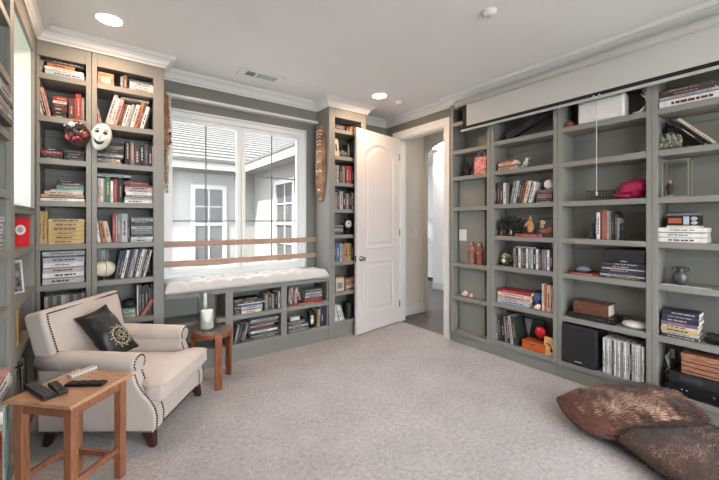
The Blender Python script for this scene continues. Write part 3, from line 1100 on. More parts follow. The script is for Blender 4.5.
# arms: outer panel with a curved front edge, topped by a roll
prof = [(.70, LEGZ), (.02, LEGZ), (.004, LEGZ + .03), (.002, .18), (.012, .225), (.040, .275), (.085, .325), (.118, .375), (.136, .43), (.142, .50), (.70, .50)]
for sx in (-1, 1):
    a = MB()
    x0, x1 = sorted((sx * (HW - AWD + .012), sx * (HW - .008)))
    a.prism(prof, 'x', x0, x1)
    ar_ = a.build('arm', CHAIRM, ch, .014, 3)
    xc = sx * (HW - AWD / 2)
    roll = MB()
    rr = []
    for y, r, z in ((.122, .03, .492), (.124, .052, .492), (.132, .060, .492), (.145, .064, .493), (.30, .068, .497), (.55, .071, .503), (.70, .072, .508)):
        rr.append([(xc + sx * .004 + r * math.cos(t) * .96, y, z + r * math.sin(t) * .86) for t in [2 * PI * k / 20 for k in range(20)]])
    roll.rings(rr)
    roll.build('arm_roll', CHAIRM, ar_)
    nl = MB()
    for xx in (x0 + .012, x1 - .012):
        front = [(xx, y - .003, z) for y, z in [(.02, LEGZ + .012), (.004, LEGZ + .035), (.001, .18), (.011, .225), (.039, .275), (.084, .325), (.116, .375), (.134, .43)]]
        studs(nl, front)
    top = [(xc + sx * .004 + .052 * math.cos(t), .123, .492 + .045 * math.sin(t)) for t in [PI * k / 16 for k in range(-3, 20)]]
    studs(nl, top)
    ox = sx * (HW - .007)
    studs(nl, [(ox, .03, LEGZ + .012), (ox, .69, LEGZ + .012)])
    nl = nl.build('nailhead_trim', NAILM, ar_)
    nl['kind'] = 'stuff'
nl = MB()
studs(nl, [(-HW + .10, .0175, LEGZ + .016), (HW - .10, .0175, LEGZ + .016)])
nl = nl.build('nailhead_trim', NAILM, ch)
nl['kind'] = 'stuff'
# reclined back with a flat front
bkM = Matrix.Translation((0, .60, .30)) @ Matrix.Rotation(R(-14), 4, 'X')
bk = MB()
rings_ = []
for z, hw in ((-.18, .26), (.0, .30), (.14, .318), (.30, .332), (.46, .336), (.505, .334), (.52, .325)):
    y0, y1 = -.06, .065
    ro = .02
    ring = [(-hw, y0 + ro, z), (-hw + ro * .3, y0 + ro * .3, z), (-hw + ro, y0, z), (0, y0 - .012, z), (hw - ro, y0, z), (hw - ro * .3, y0 + ro * .3, z), (hw, y0 + ro, z), (hw, y1 - ro, z), (hw - ro, y1, z), (-hw + ro, y1, z), (-hw, y1 - ro, z)]
    if z > .51:
        ring = [(x, y * .72, zz) for x, y, zz in ring]
    rings_.append([bkM @ Vector(p) for p in ring])
bko = bk.rings(rings_, True, True, False).build('backrest', CHAIRM, ch, .006, 2)
nl = MB()
hwi = .318
studs(nl, [bkM @ Vector(p) for p in [(-hwi + .02, -.066, .20), (-hwi + .005, -.066, .44), (-hwi + .01, -.066, .495), (hwi - .01, -.066, .495), (hwi - .005, -.066, .44), (hwi - .02, -.066, .20)]])
nl = nl.build('nailhead_trim', NAILM, bko)
nl['kind'] = 'stuff'
for x, y, sp in ((-.29, .06, -1), (.29, .06, -1), (-.28, .64, 1), (.28, .64, 1)):
    MB().rings([[(x - .032, y - .032, LEGZ + .01), (x + .032, y - .032, LEGZ + .01), (x + .032, y + .032, LEGZ + .01), (x - .032, y + .032, LEGZ + .01)], [(x - .017 + math.copysign(.012, x), y - .017 + sp * .03, 0), (x + .017 + math.copysign(.012, x), y - .017 + sp * .03, 0), (x + .017 + math.copysign(.012, x), y + .017 + sp * .03, 0), (x - .017 + math.copysign(.012, x), y + .017 + sp * .03, 0)]], True, True, False).build('leg', DKWOOD, ch, .003)


# ------------------------------------------------------------------ cushions
def pillow_mesh(a, b, t, n=22, ear=.06, sag=None, seed=0, wr=.006, rnd_c=0):
    m = MB()
    g = {}
    for side in (1, -1):
        for i in range(n + 1):
            for j in range(n + 1):
                u, v = -1 + 2 * i / n, -1 + 2 * j / n
                edge = i in (0, n) or j in (0, n)
                if edge and side == -1:
                    g[side, i, j] = g[1, i, j]
                    continue
                x = a * u * (1 - ear * (1 - v * v))
                y = b * v * (1 - ear * (1 - u * u))
                if rnd_c:
                    x, y = a * u * math.sqrt(1 - rnd_c * v * v), b * v * math.sqrt(1 - rnd_c * u * u)
                f = max(0, (1 - abs(u) ** 2.6)) ** .55 * max(0, (1 - abs(v) ** 2.6)) ** .55
                z = side * t * f
                p = Vector((x, y, z))
                p += Vector((0, 0, 1)) * wr * noise.noise(Vector((x * 11 + seed, y * 11, side * 3))) * (1 if not edge else .4)
                if sag:
                    p = sag(p)
                g[side, i, j] = m.bm.verts.new(p)
    for side in (1, -1):
        for i in range(n):
            for j in range(n):
                q = [g[side, i, j], g[side, i + 1, j], g[side, i + 1, j + 1], g[side, i, j + 1]]
                f = m.bm.faces.new(q if side == 1 else q[::-1])
                f.smooth = True
    rim = [g[1, i, 0].co.copy() for i in range(n + 1)] + [g[1, n, j].co.copy() for j in range(1, n + 1)] + [g[1, i, n].co.copy() for i in range(n - 1, -1, -1)] + [g[1, 0, j].co.copy() for j in range(n - 1, -1, -1)]
    return m, rim


# black satin cushion on the chair; lies against the back in the near corner
pc = thing('throw_pillow', 'black satin cushion with pale scroll emblem on the cream armchair', 'cushion')
E1 = Vector((.0, -.62, -.78)).normalized()
E2 = Vector((-.90, .06, -.40))
E2 = (E2 - E1 * E2.dot(E1)).normalized()
PA, PB = .185, .108
cmx = Matrix((E2, E1, E2.cross(E1))).transposed().to_4x4()
cmx.translation = Vector((.05, .565, .765)) + E1 * PA + E2 * PB
PM = ch.matrix_basis @ cmx
pc.matrix_basis = PM
m_, rim = pillow_mesh(PB, PA, .062, 22, .08, seed=3, wr=.02)
for v in m_.bm.verts:          # the cushion is squashed where it meets the seat
    q = cmx @ v.co
    if q.z < .402:
        q.z = .402 + (q.z - .402) * .02
        v.co = cmx.inverted() @ q
for i, p in enumerate(rim):
    q = cmx @ p
    if q.z < .404:
        q.z = .404
        rim[i] = cmx.inverted() @ q
M30 = Matrix()
m_.build('cover', SATIN, pc)
MB().tube([M30 @ p for p in rim], .004, 6).build('piping', SATIN, pc)
em = MB()


def on_pad(x, y):
    f = max(0, (1 - abs(x / PB) ** 2.6)) ** .55 * max(0, (1 - abs(y / PA) ** 2.6)) ** .55
    return (x, y, .062 * f + .008)


ecx, ecy = -.015, .065
for rad, n_, wh, turn_ in ((.033, 6, .016, 4.6), (.066, 11, .017, -4.4)):   # two rings of scrolls
    for k in range(n_):
        a0 = 2 * PI * k / n_
        cx_, cy_ = ecx + rad * math.cos(a0), ecy + rad * 1.15 * math.sin(a0)
        pts = []
        for q in range(13):
            tt = q / 12
            r = .002 + wh * tt
            pts.append(on_pad(cx_ + r * math.cos(a0 + tt * turn_), cy_ + r * math.sin(a0 + tt * turn_)))
        em.tube(pts, .0024, 5)
for rad in (.014, .05):
    em.tube([on_pad(ecx + rad * math.cos(2 * PI * q / 24), ecy + rad * 1.15 * math.sin(2 * PI * q / 24)) for q in range(25)], .0026, 5)
e = em.build('emblem', GOLDT, pc)
e['label'] = 'pale gold scroll emblem'

# tufted window seat cushion
wc = thing('seat_pad', 'white tufted cotton pad lying along the window bench', 'cushion', (.44, FB + .004, .7105))
L, D = 2.071 - .44, WB - FB - .012
b = MB()
nx, ny = 132, 26
gr = []
TU = L / 9


def padz(x, y):
    e = min(1, x / .03, (L - x) / .03, (y + .0) / .03, (D - y) / .03)
    e = max(0, e)
    base = .042 + .026 * math.sqrt(max(0, 1 - (1 - e) ** 2))
    dx = abs(((x / TU) + 0) % 1 - .5) * 2
    dy = abs((y / (D / 2)) % 1 - .5) * 2
    puff = .030 * (1 - dx ** 4) * (1 - dy ** 4) ** .7
    dimple = .0
    return base + puff + .0035 * noise.noise(Vector((x * 14, y * 14, 1)))


top = [[b.bm.verts.new((x, y, padz(x, y))) for y in [D * j / ny for j in range(ny + 1)]] for x in [L * i / nx for i in range(nx + 1)]]
for i in range(nx):
    for j in range(ny):
        f = b.bm.faces.new((top[i][j], top[i + 1][j], top[i + 1][j + 1], top[i][j + 1]))
        f.smooth = True
rim = [top[i][0] for i in range(nx + 1)] + [top[nx][j] for j in range(1, ny + 1)] + [top[i][ny] for i in range(nx - 1, -1, -1)] + [top[0][j] for j in range(ny - 1, 0, -1)]
prev = rim
for k, (o, z) in enumerate(((-.012, .035), (-.010, .018), (.006, .001))):
    ring = []
    for v in rim:
        x, y = v.co.x, v.co.y
        ring.append(b.bm.verts.new((min(max(x, 0), L), y + (o if y < .001 else 0), z + (.006 * math.sin(x / TU * 2 * PI) if k == 0 else 0))))
    for i in range(len(rim)):
        j = (i + 1) % len(rim)
        f = b.bm.faces.new((prev[i], ring[i], ring[j], prev[j]))
        f.smooth = True
    prev = ring
b.bm.faces.new(prev)
b.build('padding', CUSHW, wc)
for i in range(1, 9):
    t = MB()
    t.ball((i * TU, D / 2, padz(i * TU, D / 2) + .002), (.011, .011, .005), 10, 6)
    t.build('tuft_button', CUSHW, wc)

# fur floor cushions
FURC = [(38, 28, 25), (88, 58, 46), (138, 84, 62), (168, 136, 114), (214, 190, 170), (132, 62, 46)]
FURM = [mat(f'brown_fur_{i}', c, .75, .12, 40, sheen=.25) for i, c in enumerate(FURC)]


def fur_cushion(label, loc, rot, a, b, t, seed, sag=None):
    c = thing('floor_cushion', label, 'cushion', loc, rot=rot)
    m, rim = pillow_mesh(a, b, t, 30, .05, sag, seed, .018, .22)
    rnd = random.Random(seed)
    skin = m.build('cover', FURM[1], c)
    me = skin.data
    f = MB()
    tris = []
    for p in me.polygons:
        tris.append((p.center.copy(), p.normal.copy(), p.area, [me.vertices[i].co.copy() for i in p.vertices]))
    for cen, nor, area, vs in tris:
        if nor.z * (1 if cen.z > 0 else -1) < 0 and abs(nor.z) > .15:
            nor = -nor
        k = area * 34000
        for q in range(int(k) + (1 if rnd.random() < k - int(k) else 0)):
            s_, u_ = rnd.random(), rnd.random()
            p = (vs[0] * (1 - s_) + vs[1] * s_) * (1 - u_) + (vs[3] * (1 - s_) + vs[2] * s_) * u_
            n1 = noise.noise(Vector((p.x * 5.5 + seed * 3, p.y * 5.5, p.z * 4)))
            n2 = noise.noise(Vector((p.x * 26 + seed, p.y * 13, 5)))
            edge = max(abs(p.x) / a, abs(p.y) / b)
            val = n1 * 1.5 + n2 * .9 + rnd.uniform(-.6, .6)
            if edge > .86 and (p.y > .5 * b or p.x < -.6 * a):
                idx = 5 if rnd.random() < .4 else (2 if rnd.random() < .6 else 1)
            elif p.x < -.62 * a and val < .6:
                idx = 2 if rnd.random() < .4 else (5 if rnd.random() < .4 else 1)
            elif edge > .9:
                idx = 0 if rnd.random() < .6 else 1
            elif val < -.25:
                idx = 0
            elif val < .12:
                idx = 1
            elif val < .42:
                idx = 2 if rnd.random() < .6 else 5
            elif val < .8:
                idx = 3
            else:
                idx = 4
            Lh = rnd.uniform(.018, .038)
            d = (nor * .55 + Vector((.55, -.35 + .5 * n1, -.1)) + Vector((rnd.uniform(-.35, .35), rnd.uniform(-.35, .35), rnd.uniform(-.1, .2)))).normalized()
            if d.dot(nor) < .15:
                d = (d + nor * .35).normalized()
            side = d.cross(nor)
            if side.length < .01:
                side = Vector((1, 0, 0))
            side = side.normalized() * .0015
            tip = p + d * Lh - nor * Lh * .12
            f.mi = idx
            v = [f.bm.verts.new(x) for x in (p - side, p + side, tip)]
            fc = f.bm.faces.new(v)
            fc.material_index = idx
    fo = f.build('fur', FURM, c)
    fo['kind'] = 'stuff'
    MB().tube(rim, .004, 5).build('seam', FURM[0], c)
    return c


def sagf(p):
    return p


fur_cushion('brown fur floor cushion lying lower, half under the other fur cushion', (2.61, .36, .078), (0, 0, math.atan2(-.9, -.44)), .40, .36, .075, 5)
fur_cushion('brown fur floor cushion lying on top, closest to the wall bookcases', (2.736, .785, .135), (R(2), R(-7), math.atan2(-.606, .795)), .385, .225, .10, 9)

# ------------------------------------------------------------------ wooden side table
TR = math.atan2(.239, .243)
st = thing('side_table', 'small square honey wood side table holding the remotes', 'side table', (-.1045, 2.2345, 0), TR)
tz = .535
S2 = .174
box('table_top', OAKT, -S2, S2, -S2, S2, tz - .018, tz, st, .003)
LI = .152
for x in (-1, 1):
    for y in (-1, 1):
        x0, x1 = sorted((x * LI, x * (LI - .038)))
        y0, y1 = sorted((y * LI, y * (LI - .038)))
        box('leg', OAK, x0, x1, y0, y1, 0, tz - .018, st, .002)
for x in (-1, 1):
    x0, x1 = sorted((x * (LI - .006), x * (LI - .026)))
    box('apron', OAK, x0, x1, -LI + .038, LI - .038, tz - .07, tz - .018, st)
    y0, y1 = x0, x1
    box('apron', OAK, -LI + .038, LI - .038, y0, y1, tz - .07, tz - .018, st)
    box('stretcher', OAK, *sorted((x * (LI - .011), x * (LI - .029))), -LI + .038, LI - .038, .10, .128, st)
    box('stretcher', OAK, -LI + .038, LI - .038, *sorted((x * (LI - .011), x * (LI - .029))), .14, .168, st)
GREYB = mat('grey_rubber_button', (98, 98, 102), .6, .1, 30)
LGREY = mat('light_grey_plastic', (206, 203, 198), .45, .03, 20)


def remote(p0, p1, w, h, label, body, btn, rows, cols, taper=1.0):
    """lies on the table top from p0 to p1 (pixel ends), w wide"""
    a, b2 = onZ(*p0, tz), onZ(*p1, tz)
    d = b2 - a
    Lr = d.length
    t = thing('remote_control', label, 'remote control', (a.x, a.y, tz + .0006), math.atan2(d.y, d.x))
    m = MB()
    m.prism([(0, -w / 2), (Lr, -w / 2 * taper), (Lr, w / 2 * taper), (0, w / 2)], 'z', .0, h)
    m.build('body', body, t, .004, 3)
    for i in range(rows):
        for j in range(cols):
            x = Lr * (.12 + .78 * i / max(1, rows - 1))
            y = (j - (cols - 1) / 2) * w * .62 / max(1, cols - 1) if cols > 1 else 0
            r = Lr * .78 / rows * .3
            MB().box(x - r, x + r, y - w * .075, y + w * .075, h - .001, h + .0018).build('button', btn, t)
    return t


remote((30, 386.5), (50, 399.5), .05, .02, 'large black remote with many buttons, leftmost on the side table', BLACKP, GREYB, 8, 3)
remote((52.5, 385), (63.5, 395), .038, .018, 'short black remote right beside the large black remote on side table', BLACKP, GREYB, 5, 2)
remote((69, 378.5), (95.5, 368.5), .042, .018, 'pale grey remote at the back of the side table', LGREY, GREYB, 7, 2, .8)
remote((67, 385.5), (105, 384.5), .045, .014, 'slim flat black remote along the right edge of side table', BLACKP, BLACKM, 4, 2)

# ------------------------------------------------------------------ round stool with candle
SX, SY = .762, 3.075
stl = thing('stool', 'round reddish wooden stool with bent legs under the candle', 'stool', (SX, SY, 0))
MB().lathe([(.001, .402), (.147, .402), (.151, .406), (.151, .436), (.149, .44), (.001, .44)], n=48, smooth=False).build('seat', STOOLM, stl, .002)
MB().lathe([(.001, .4402), (.135, .4402), (.137, .4425), (.135, .4435), (.001, .4435)], n=48, smooth=False).build('top_inlay', SLATE, stl)
base_a = math.atan2(2.92 - SY, .757 - SX)
for k in range(3):
    a = base_a + k * 2 * PI / 3
    M = Matrix.Rotation(a, 4, 'Z')
    w, th = .026, .024
    pr = [(.10, .402), (.155, .402), (.170, .392), (.176, .375), (.176, 0), (.176 + th, 0), (.176 + th, .385), (.194, .415), (.178, .428), (.172, .43), (.172, .404), (.10, .404 - .0)]
    pr = [(.152, .372), (.152, 0), (.174, 0), (.174, .395), (.172, .418), (.164, .434), (.154, .4395), (.152, .4395), (.152, .401), (.08, .4015), (.08, .380)]
    MB().prism(pr, 'y', -w, w, M).build('leg', STOOLM, stl, .002)
hc = thing('candle_holder', 'clear glass hurricane candle holder on the round stool', 'candle holder', (SX - .045, SY + .034, .4440))
MB().lathe([(.001, 0), (.076, 0), (.079, .004), (.079, .285), (.0795, .288), (.0755, .288), (.075, .284), (.075, .010), (.001, .008)], n=40).build('glass_cylinder', CLEAR, hc)
cd = thing('candle', 'thick white pillar candle inside the glass cylinder', 'candle', (SX - .045, SY + .034, .4545))
MB().lathe([(.001, 0), (.048, 0), (.05, .003), (.05, .142), (.047, .148), (.03, .146), (.001, .144)], n=32).build('wax', WAX, cd)
MB().tube([(0, 0, .14), (.001, 0, .156), (.004, 0, .162)], .0015, 6).build('wick', BLACKM, cd)

# ------------------------------------------------------------------ projector screen
scr = thing('projector_screen', 'white pull-down projector screen hung across the top of the wall bookcases', 'projector screen', (3.095, 2.40, 2.61))
# local: x towards +X (wall), screen runs along -Y
LS = 2.75
MB().lathe([(.030, 0), (.034, .004), (.034, LS), (.030, LS + .004)], n=24, M=Matrix.Rotation(PI / 2, 4, 'X')).build('housing', CASEM, scr)
MB().lathe([(.036, -.012), (.037, -.008), (.037, .02), (.034, .022)], n=24, M=Matrix.Rotation(PI / 2, 4, 'X')).build('end_cap', CASEM, scr)
box('screen_border', SCREENB, .020, .0212, -LS + .05, -.055, -.285, -.02, scr)
box('screen_fabric', SCREENW, .0192, .020, -LS + .09, -.107, -.252, -.02, scr)
box('bottom_bar', CASEM, .012, .030, -LS + .03, -.035, -.305, -.283, scr, .004)
for y in (-.25, -1.45, -2.5):
    box('wall_bracket', CASEM, .03, .074, y - .02, y + .02, -.02, .03, scr)
yc = -uR(596, 3.10)
cm = MB()
cm.tube([(3.112, yc, 2.31), (3.108, yc + .02, 2.335), (3.104, yc + .035, 2.315)], .004, 6)
cm.tube([(3.112, yc, 2.31), (3.108, yc - .02, 2.335), (3.104, yc - .035, 2.315)], .004, 6)
cm.tube([(3.112, yc, 2.315), (3.11, yc, 2.25), (3.112, yc, 1.57)], .0028, 6)
cm.lathe([(.002, 0), (.006, .004), (.007, .02), (.003, .034)], c=(3.112, yc, 1.548), n=10)
co_ = cm.build('pull_cord', CUSHW, scr)
co_.matrix_parent_inverse = Matrix.Translation((-3.095, -2.40, -2.61))


# ------------------------------------------------------------------ ornaments
def blob(name, m, parts, parent, vox=.004, loc=None, rot=None):
    b = MB()
    for p in parts:
        c, r = p[0], p[1]
        M = None
        if len(p) > 2:
            M = Matrix.Rotation(R(p[2][0]), 4, 'X') @ Matrix.Rotation(R(p[2][1]), 4, 'Y') @ Matrix.Rotation(R(p[2][2]), 4, 'Z')
        b.ball(c, r, 14, 10, M)
    return b.build(name, m, parent, remesh=vox, loc=loc, rot=rot)


def put(fr, px, w, z, name, label, cat, tilt=0, group=None, turn=0):
    return thing(name, label, cat, fr.at(fr.up(px, w), w, z + .0006), group=group, rot=(0, tilt, fr.rz + turn))


def face_mask(root, W, H, D, skin, dark, laugh, lip=None):
    """domed face, local x across, y outwards is -y, z up"""
    n, k = 28, 28
    m = MB()
    grid = []
    for i in range(n + 1):
        row = []
        for j in range(k + 1):
            u, v = -1 + 2 * i / n, -1 + 2 * j / k
            wv = math.sqrt(max(0, 1 - v * v)) * (1 - .22 * max(0, -v)) if abs(v) < 1 else 0
            x = W / 2 * u * max(wv, .02)
            z = H / 2 * v
            f = math.sqrt(max(0, 1 - u * u)) * math.sqrt(max(0, 1 - v * v))
            y = -D * f
            nx_, nz2 = x / W, z / H
            y -= .026 * math.exp(-(nx_ / .055) ** 2) * math.exp(-((nz2 + .02) / .12) ** 2) * (1.2 if nz2 < 0 else 1)
            for sx in (-1, 1):
                y += .012 * math.exp(-((nx_ - sx * .19) / .09) ** 2 - ((nz2 - .12) / .055) ** 2)
                y -= .010 * math.exp(-((nx_ - sx * .2) / .1) ** 2 - ((nz2 + .1) / .09) ** 2)
                y -= .007 * math.exp(-((nx_ - sx * .19) / .13) ** 2 - ((nz2 - .21) / .04) ** 2)
            row.append(m.bm.verts.new((x, y, z)))
        grid.append(row)
    for i in range(n):
        for j in range(k):
            f = m.bm.faces.new((grid[i][j], grid[i + 1][j], grid[i + 1][j + 1], grid[i][j + 1]))
            f.smooth = True
    o = m.build('face', skin, root)
    sd_ = o.modifiers.new('thick', 'SOLIDIFY')
    sd_.thickness = .005
    sd_.offset = 1

    def surf(nx_, nz2):
        u = nx_ * 2
        v = nz2 * 2
        wv = math.sqrt(max(0, 1 - v * v)) * (1 - .22 * max(0, -v))
        uu = min(1, abs(u / max(.05, wv)))
        y = -D * math.sqrt(max(0, 1 - uu * uu)) * math.sqrt(max(0, 1 - v * v))
        return Vector((nx_ * W, y, nz2 * H))

    def patch(nm, cx, cz, pts, mt, lift=.006, wid=.006):
        b2 = MB()
        b2.tube([surf(cx + p, cz + q) + Vector((0, -lift, 0)) for p, q in pts], [wid * (.35 + .65 * math.sin(PI * i / (len(pts) - 1))) for i in range(len(pts))], 8)
        return b2.build(nm, mt, root)
    for sx in (-1, 1):
        patch('eye', sx * .19, .115, [(-.09, -.005), (-.045, .018), (0, .024), (.045, .018), (.09, -.005)], dark, .002, .010)
        patch('eyebrow', sx * .19, .215, [(-.1, -.02), (-.05, .012), (0, .02), (.05, .012), (.1, -.02)], dark, .008, .004)
    s = 1 if laugh else -1
    mp = [(-.2, .07 * s), (-.14, .0), (-.07, -.03 * s), (0, -.04 * s), (.07, -.03 * s), (.14, .0), (.2, .07 * s)]
    patch('mouth', 0, -.22, mp, lip or dark, .003, .013)
    return o


MASKW = mat('white_mask_glaze', (228, 222, 212), .35, .04, 14)
MASKB = mat('black_red_lacquer', (34, 31, 32), .3, .3, 14, rgb2=(70, 40, 40))
FACEB = mat('mask_red', (150, 52, 52), .35, .2, 14)
FACEG = mat('mask_silver', (196, 190, 180), .35, .2, 20)
MDARK = mat('mask_dark_paint', (40, 34, 34), .5, .1, 20)
mk = thing('face_mask', 'white laughing face mask hung on the corner bookcase', 'mask', (.004, FB - .002, 2.0), group=None, rot=(0, R(12), R(-6)))
face_mask(mk, .14, .215, .06, MASKW, MDARK, True)
mk = thing('face_mask', 'black and red face mask hung left of the white laughing mask', 'mask', (-.138, FB - .002, 2.0), rot=(0, R(-14), R(-14)))
face_mask(mk, .155, .21, .065, MASKB, MDARK, False, FACEB)
for sx in (-1, 1):
    MB().ball((sx * .05, -.047, -.02), (.02, .012, .026), 12, 8).build('painted_cheek', FACEB, mk)
MB().ball((0, -.068, .06), (.02, .012, .02), 12, 8).build('forehead_ornament', FACEG, mk)
for i in range(5):
    MB().ball((-.05 + i * .025, -.05 + .004 * abs(i - 2), .078 - .006 * abs(i - 2)), (.009, .007, .008), 8, 6).build('forehead_bead', FACEG, mk)

CARVE = mat('carved_wood', (160, 118, 86), .55, .2, 10, .3, 60, rgb2=(112, 76, 54))
CARVL = mat('pale_carving', (222, 204, 180), .6, .15, 40)


def tall_mask(root, H, W, D, pale):
    """long carved plank mask: z up, x across, y- outwards"""
    n, k = 14, 60
    m = MB()
    grid = []
    for i in range(n + 1):
        r = []
        for j in range(k + 1):
            u, t = -1 + 2 * i / n, j / k
            wv = (math.sin(PI * min(1, t * 1.0 + .02) * .98 + .02) ** .35)
            if t < .3:
                wv *= .45 + .55 * (t / .3) ** .7
            x = W / 2 * u * max(.06, wv)
            y = -D * math.sqrt(max(0, 1 - u * u)) * (.5 + .5 * wv) - .008 * math.cos(j * .9) * (1 - u * u)
            if .18 < t < .34:
                y -= .022 * math.exp(-(u / .25) ** 2)
            r.append(m.bm.verts.new((x, min(0, y), H * t)))
        grid.append(r)
    for i in range(n):
        for j in range(k):
            f = m.bm.faces.new((grid[i][j], grid[i + 1][j], grid[i + 1][j + 1], grid[i][j + 1]))
            f.smooth = True
    o = m.build('carved_face', CARVE, root)
    md = o.modifiers.new('thick', 'SOLIDIFY')
    md.thickness = .012
    md.offset = 1
    for sx in (-1, 1):
        MB().tube([(sx * W * .08, -D - .004, H * .34), (sx * W * .2, -D * .98 - .002, H * .355), (sx * W * .3, -D * .8, H * .34)], [.006, .013, .006], 8).build('eye', MDARK, root)
        MB().tube([(sx * W * .06, -D - .012, H * .385), (sx * W * .2, -D - .006, H * .40), (sx * W * .36, -D * .75, H * .37)], .009, 8).build('brow', pale, root)
    MB().tube([(-W * .16, -D * .92, H * .145), (0, -D - .004, H * .15), (W * .16, -D * .92, H * .145)], [.006, .014, .006], 8).build('mouth', pale, root)
    g = MB()
    for q in range(11):
        zz = H * (.46 + .045 * q)
        g.tube([(-W * .28, -D * .86, zz), (-W * .12, -D - .004, zz + .018), (0, -D - .008, zz), (W * .12, -D - .004, zz + .018), (W * .28, -D * .86, zz)], .0075, 6)
    g.build('carved_zigzag', pale, root)
    return o


tm = thing('tribal_mask', 'long carved wooden mask on the panel right of the window', 'mask', (2.073, 3.525, 1.58), rot=(0, 0, -PI / 2))
tall_mask(tm, .88, .19, .045, CARVL)
tm = thing('tribal_mask', 'long carved wooden mask with pale fringe left of the window', 'mask', (.4365, 3.50, 1.92), rot=(0, 0, PI / 2))
tall_mask(tm, .57, .17, .055, CARVL)
fg = MB()
rnd = random.Random(4)
for i in range(13):
    x = -.072 + i * .012
    pts = [(x + rnd.uniform(-.004, .004), -.032 + rnd.uniform(-.014, .014), .06 - q * (.03 + .004 * (i % 3))) for q in range(11)]
    fg.tube(pts, .0045, 5)
fg.build('bead_fringe', CARVL, tm)

# corner bookcase ornaments
t = put(BACK, 104, .02, CT[5], 'rugby_ball', 'cream signed rugby ball on a stand, right half of corner bookcase', 'ball')
BALLM = mat('cream_ball_leather', (222, 212, 190), .5, .06, 30, .08, 120)
MB().lathe([(.03, 0), (.034, .004), (.026, .012), (.03, .02)], n=20, c=(0, .065, 0)).build('stand', BLACKP, t)
o = MB().ball((0, .065, .085), (.078, .064, .066), 24, 16).build('ball', BALLM, t)
MB().tube([(.079 * math.cos(a) * .2 - .0, .065 - .065 * math.cos(a) * 1.0, .085 + .067 * math.sin(a)) for a in [-PI / 2 + PI * k / 14 for k in range(15)]], .0022, 6).build('seam', MDARK, t)
MB().tube([(.03 + .006 * math.sin(k * 1.9), .003 + .0004 * k * k, .07 + k * .006) for k in range(9)], .0014, 5).build('signature', MDARK, t)
t = put(BACK, 106, .035, CT[0], 'picture_book', 'orange and pink picture panel leaning on the corner bookcase top shelf', 'picture')
PICM = mat('orange_collage', (214, 150, 110), .5, .2, 34, rgb2=(188, 84, 66))
MB().box(-.052, .052, 0, .016, 0, .105, Matrix.Rotation(R(-8), 4, 'X')).build('panel', PICM, t, .002)
MB().box(-.03, .03, -.0012, .0, .02, .07, Matrix.Rotation(R(-8), 4, 'X')).build('photo', BOOKM['beige'], t)
t = put(BACK, 129.5, .06, CT[6] + .0790, 'cap', 'dark cap lying on the magazines behind the armchair', 'cap')
MB().lathe([(.062, 0), (.064, .012), (.058, .035), (.04, .052), (.004, .058)], n=20, c=(0, .06, 0)).build('crown', BLACKM, t)
MB().prism([(-.055, .02), (.055, .02), (.045, -.02), (.0, -.035), (-.045, -.02)], 'z', .0, .006).build('brim', BLACKM, t)
t = put(BACK, 140, .025, CT[6], 'folder', 'orange-red folder leaning at the right end behind the armchair', 'folder', tilt=R(30))
MB().box(0, .026, 0, .018, 0, .155).box(.0, .026, .018, .20, 0, .155).build('cover', BOOKM['rust'], t, .001)
MB().box(.002, .024, .012, .198, .155, .1575).build('page_block', PAGES, t)

# window bench bits
t = put(BACK, 312.5, .03, .172, 'mug', 'black mug with white figure in lower right cubby of window bench', 'mug')
MB().lathe([(.001, 0), (.036, 0), (.04, .006), (.041, .17), (.038, .172), (.036, .168), (.035, .01), (.001, .008)], n=24, c=(0, .045, 0)).build('body', BLACKP, t)
MB().ball((-.002, .005, .12), (.016, .004, .018), 12, 8).ball((-.002, .004, .07), (.02, .004, .034), 12, 8).ball((-.016, .006, .075), (.006, .004, .026), 8, 6).ball((.012, .006, .075), (.006, .004, .026), 8, 6).build('printed_figure', BOOKM['white'], t)
MB().tube([(.038, .045, .14), (.062, .045, .13), (.066, .045, .09), (.058, .045, .05), (.038, .045, .04)], .006, 8).build('handle', BLACKP, t)
t = put(BACK, 295, .03, .172 + .116, 'box', 'small white box on the magazines in lower right bench cubby', 'box')
MB().box(-.05, .055, 0, .09, 0, .03).build('base', BOOKM['white'], t, .002)
MB().box(-.052, .057, -.002, .092, .03, .042).build('lid', BOOKM['pale grey'], t, .002)

# ornaments in the bookcase behind the door
t = put(BACK, 350.5, .05, TT[4], 'plush_animal', 'black and white plush animal in the bookcase behind the door', 'toy')
PLW = mat('white_plush', (226, 222, 214), .95, .04, 60, .3, 200)
PLB = mat('black_plush', (30, 28, 28), .95, .1, 60, .3, 200)
blob('body', PLB, [((0, .07, .05), (.055, .05, .055)), ((-.04, .03, .02), (.022, .035, .02)), ((.04, .03, .02), (.022, .035, .02))], t)
blob('head', PLW, [((0, .045, .125), (.05, .045, .045)), ((0, .005, .112), (.02, .018, .016))], t)
for sx in (-1, 1):
    MB().ball((sx * .04, .055, .165), (.017, .01, .017), 12, 8).build('ear', PLB, t)
    MB().ball((sx * .019, .008, .132), (.011, .008, .013), 10, 8).build('eye_patch', PLB, t)
MB().ball((0, -.012, .116), (.007, .005, .005), 10, 6).build('nose', PLB, t)
t = put(BACK, 340, .03, TT[6], 'box', 'pale yellow patterned box in the bookcase behind the door', 'box')
MB().box(-.055, .055, 0, .12, 0, .15).build('base', BOOKM['beige'], t, .003)
MB().box(-.057, .057, -.002, .122, .15, .17).build('lid', BOOKM['gold'], t, .003)
MB().box(-.035, .035, -.0012, 0, .03, .10).build('printed_panel', BOOKM['grey'], t)
t = put(BACK, 351, .03, TT[7], 'canister', 'dark round canister at the bottom of the bookcase behind door', 'canister')
MB().lathe([(.001, 0), (.05, 0), (.053, .005), (.053, .16), (.05, .165)], n=28, c=(0, .06, 0)).build('body', BLACKM, t)
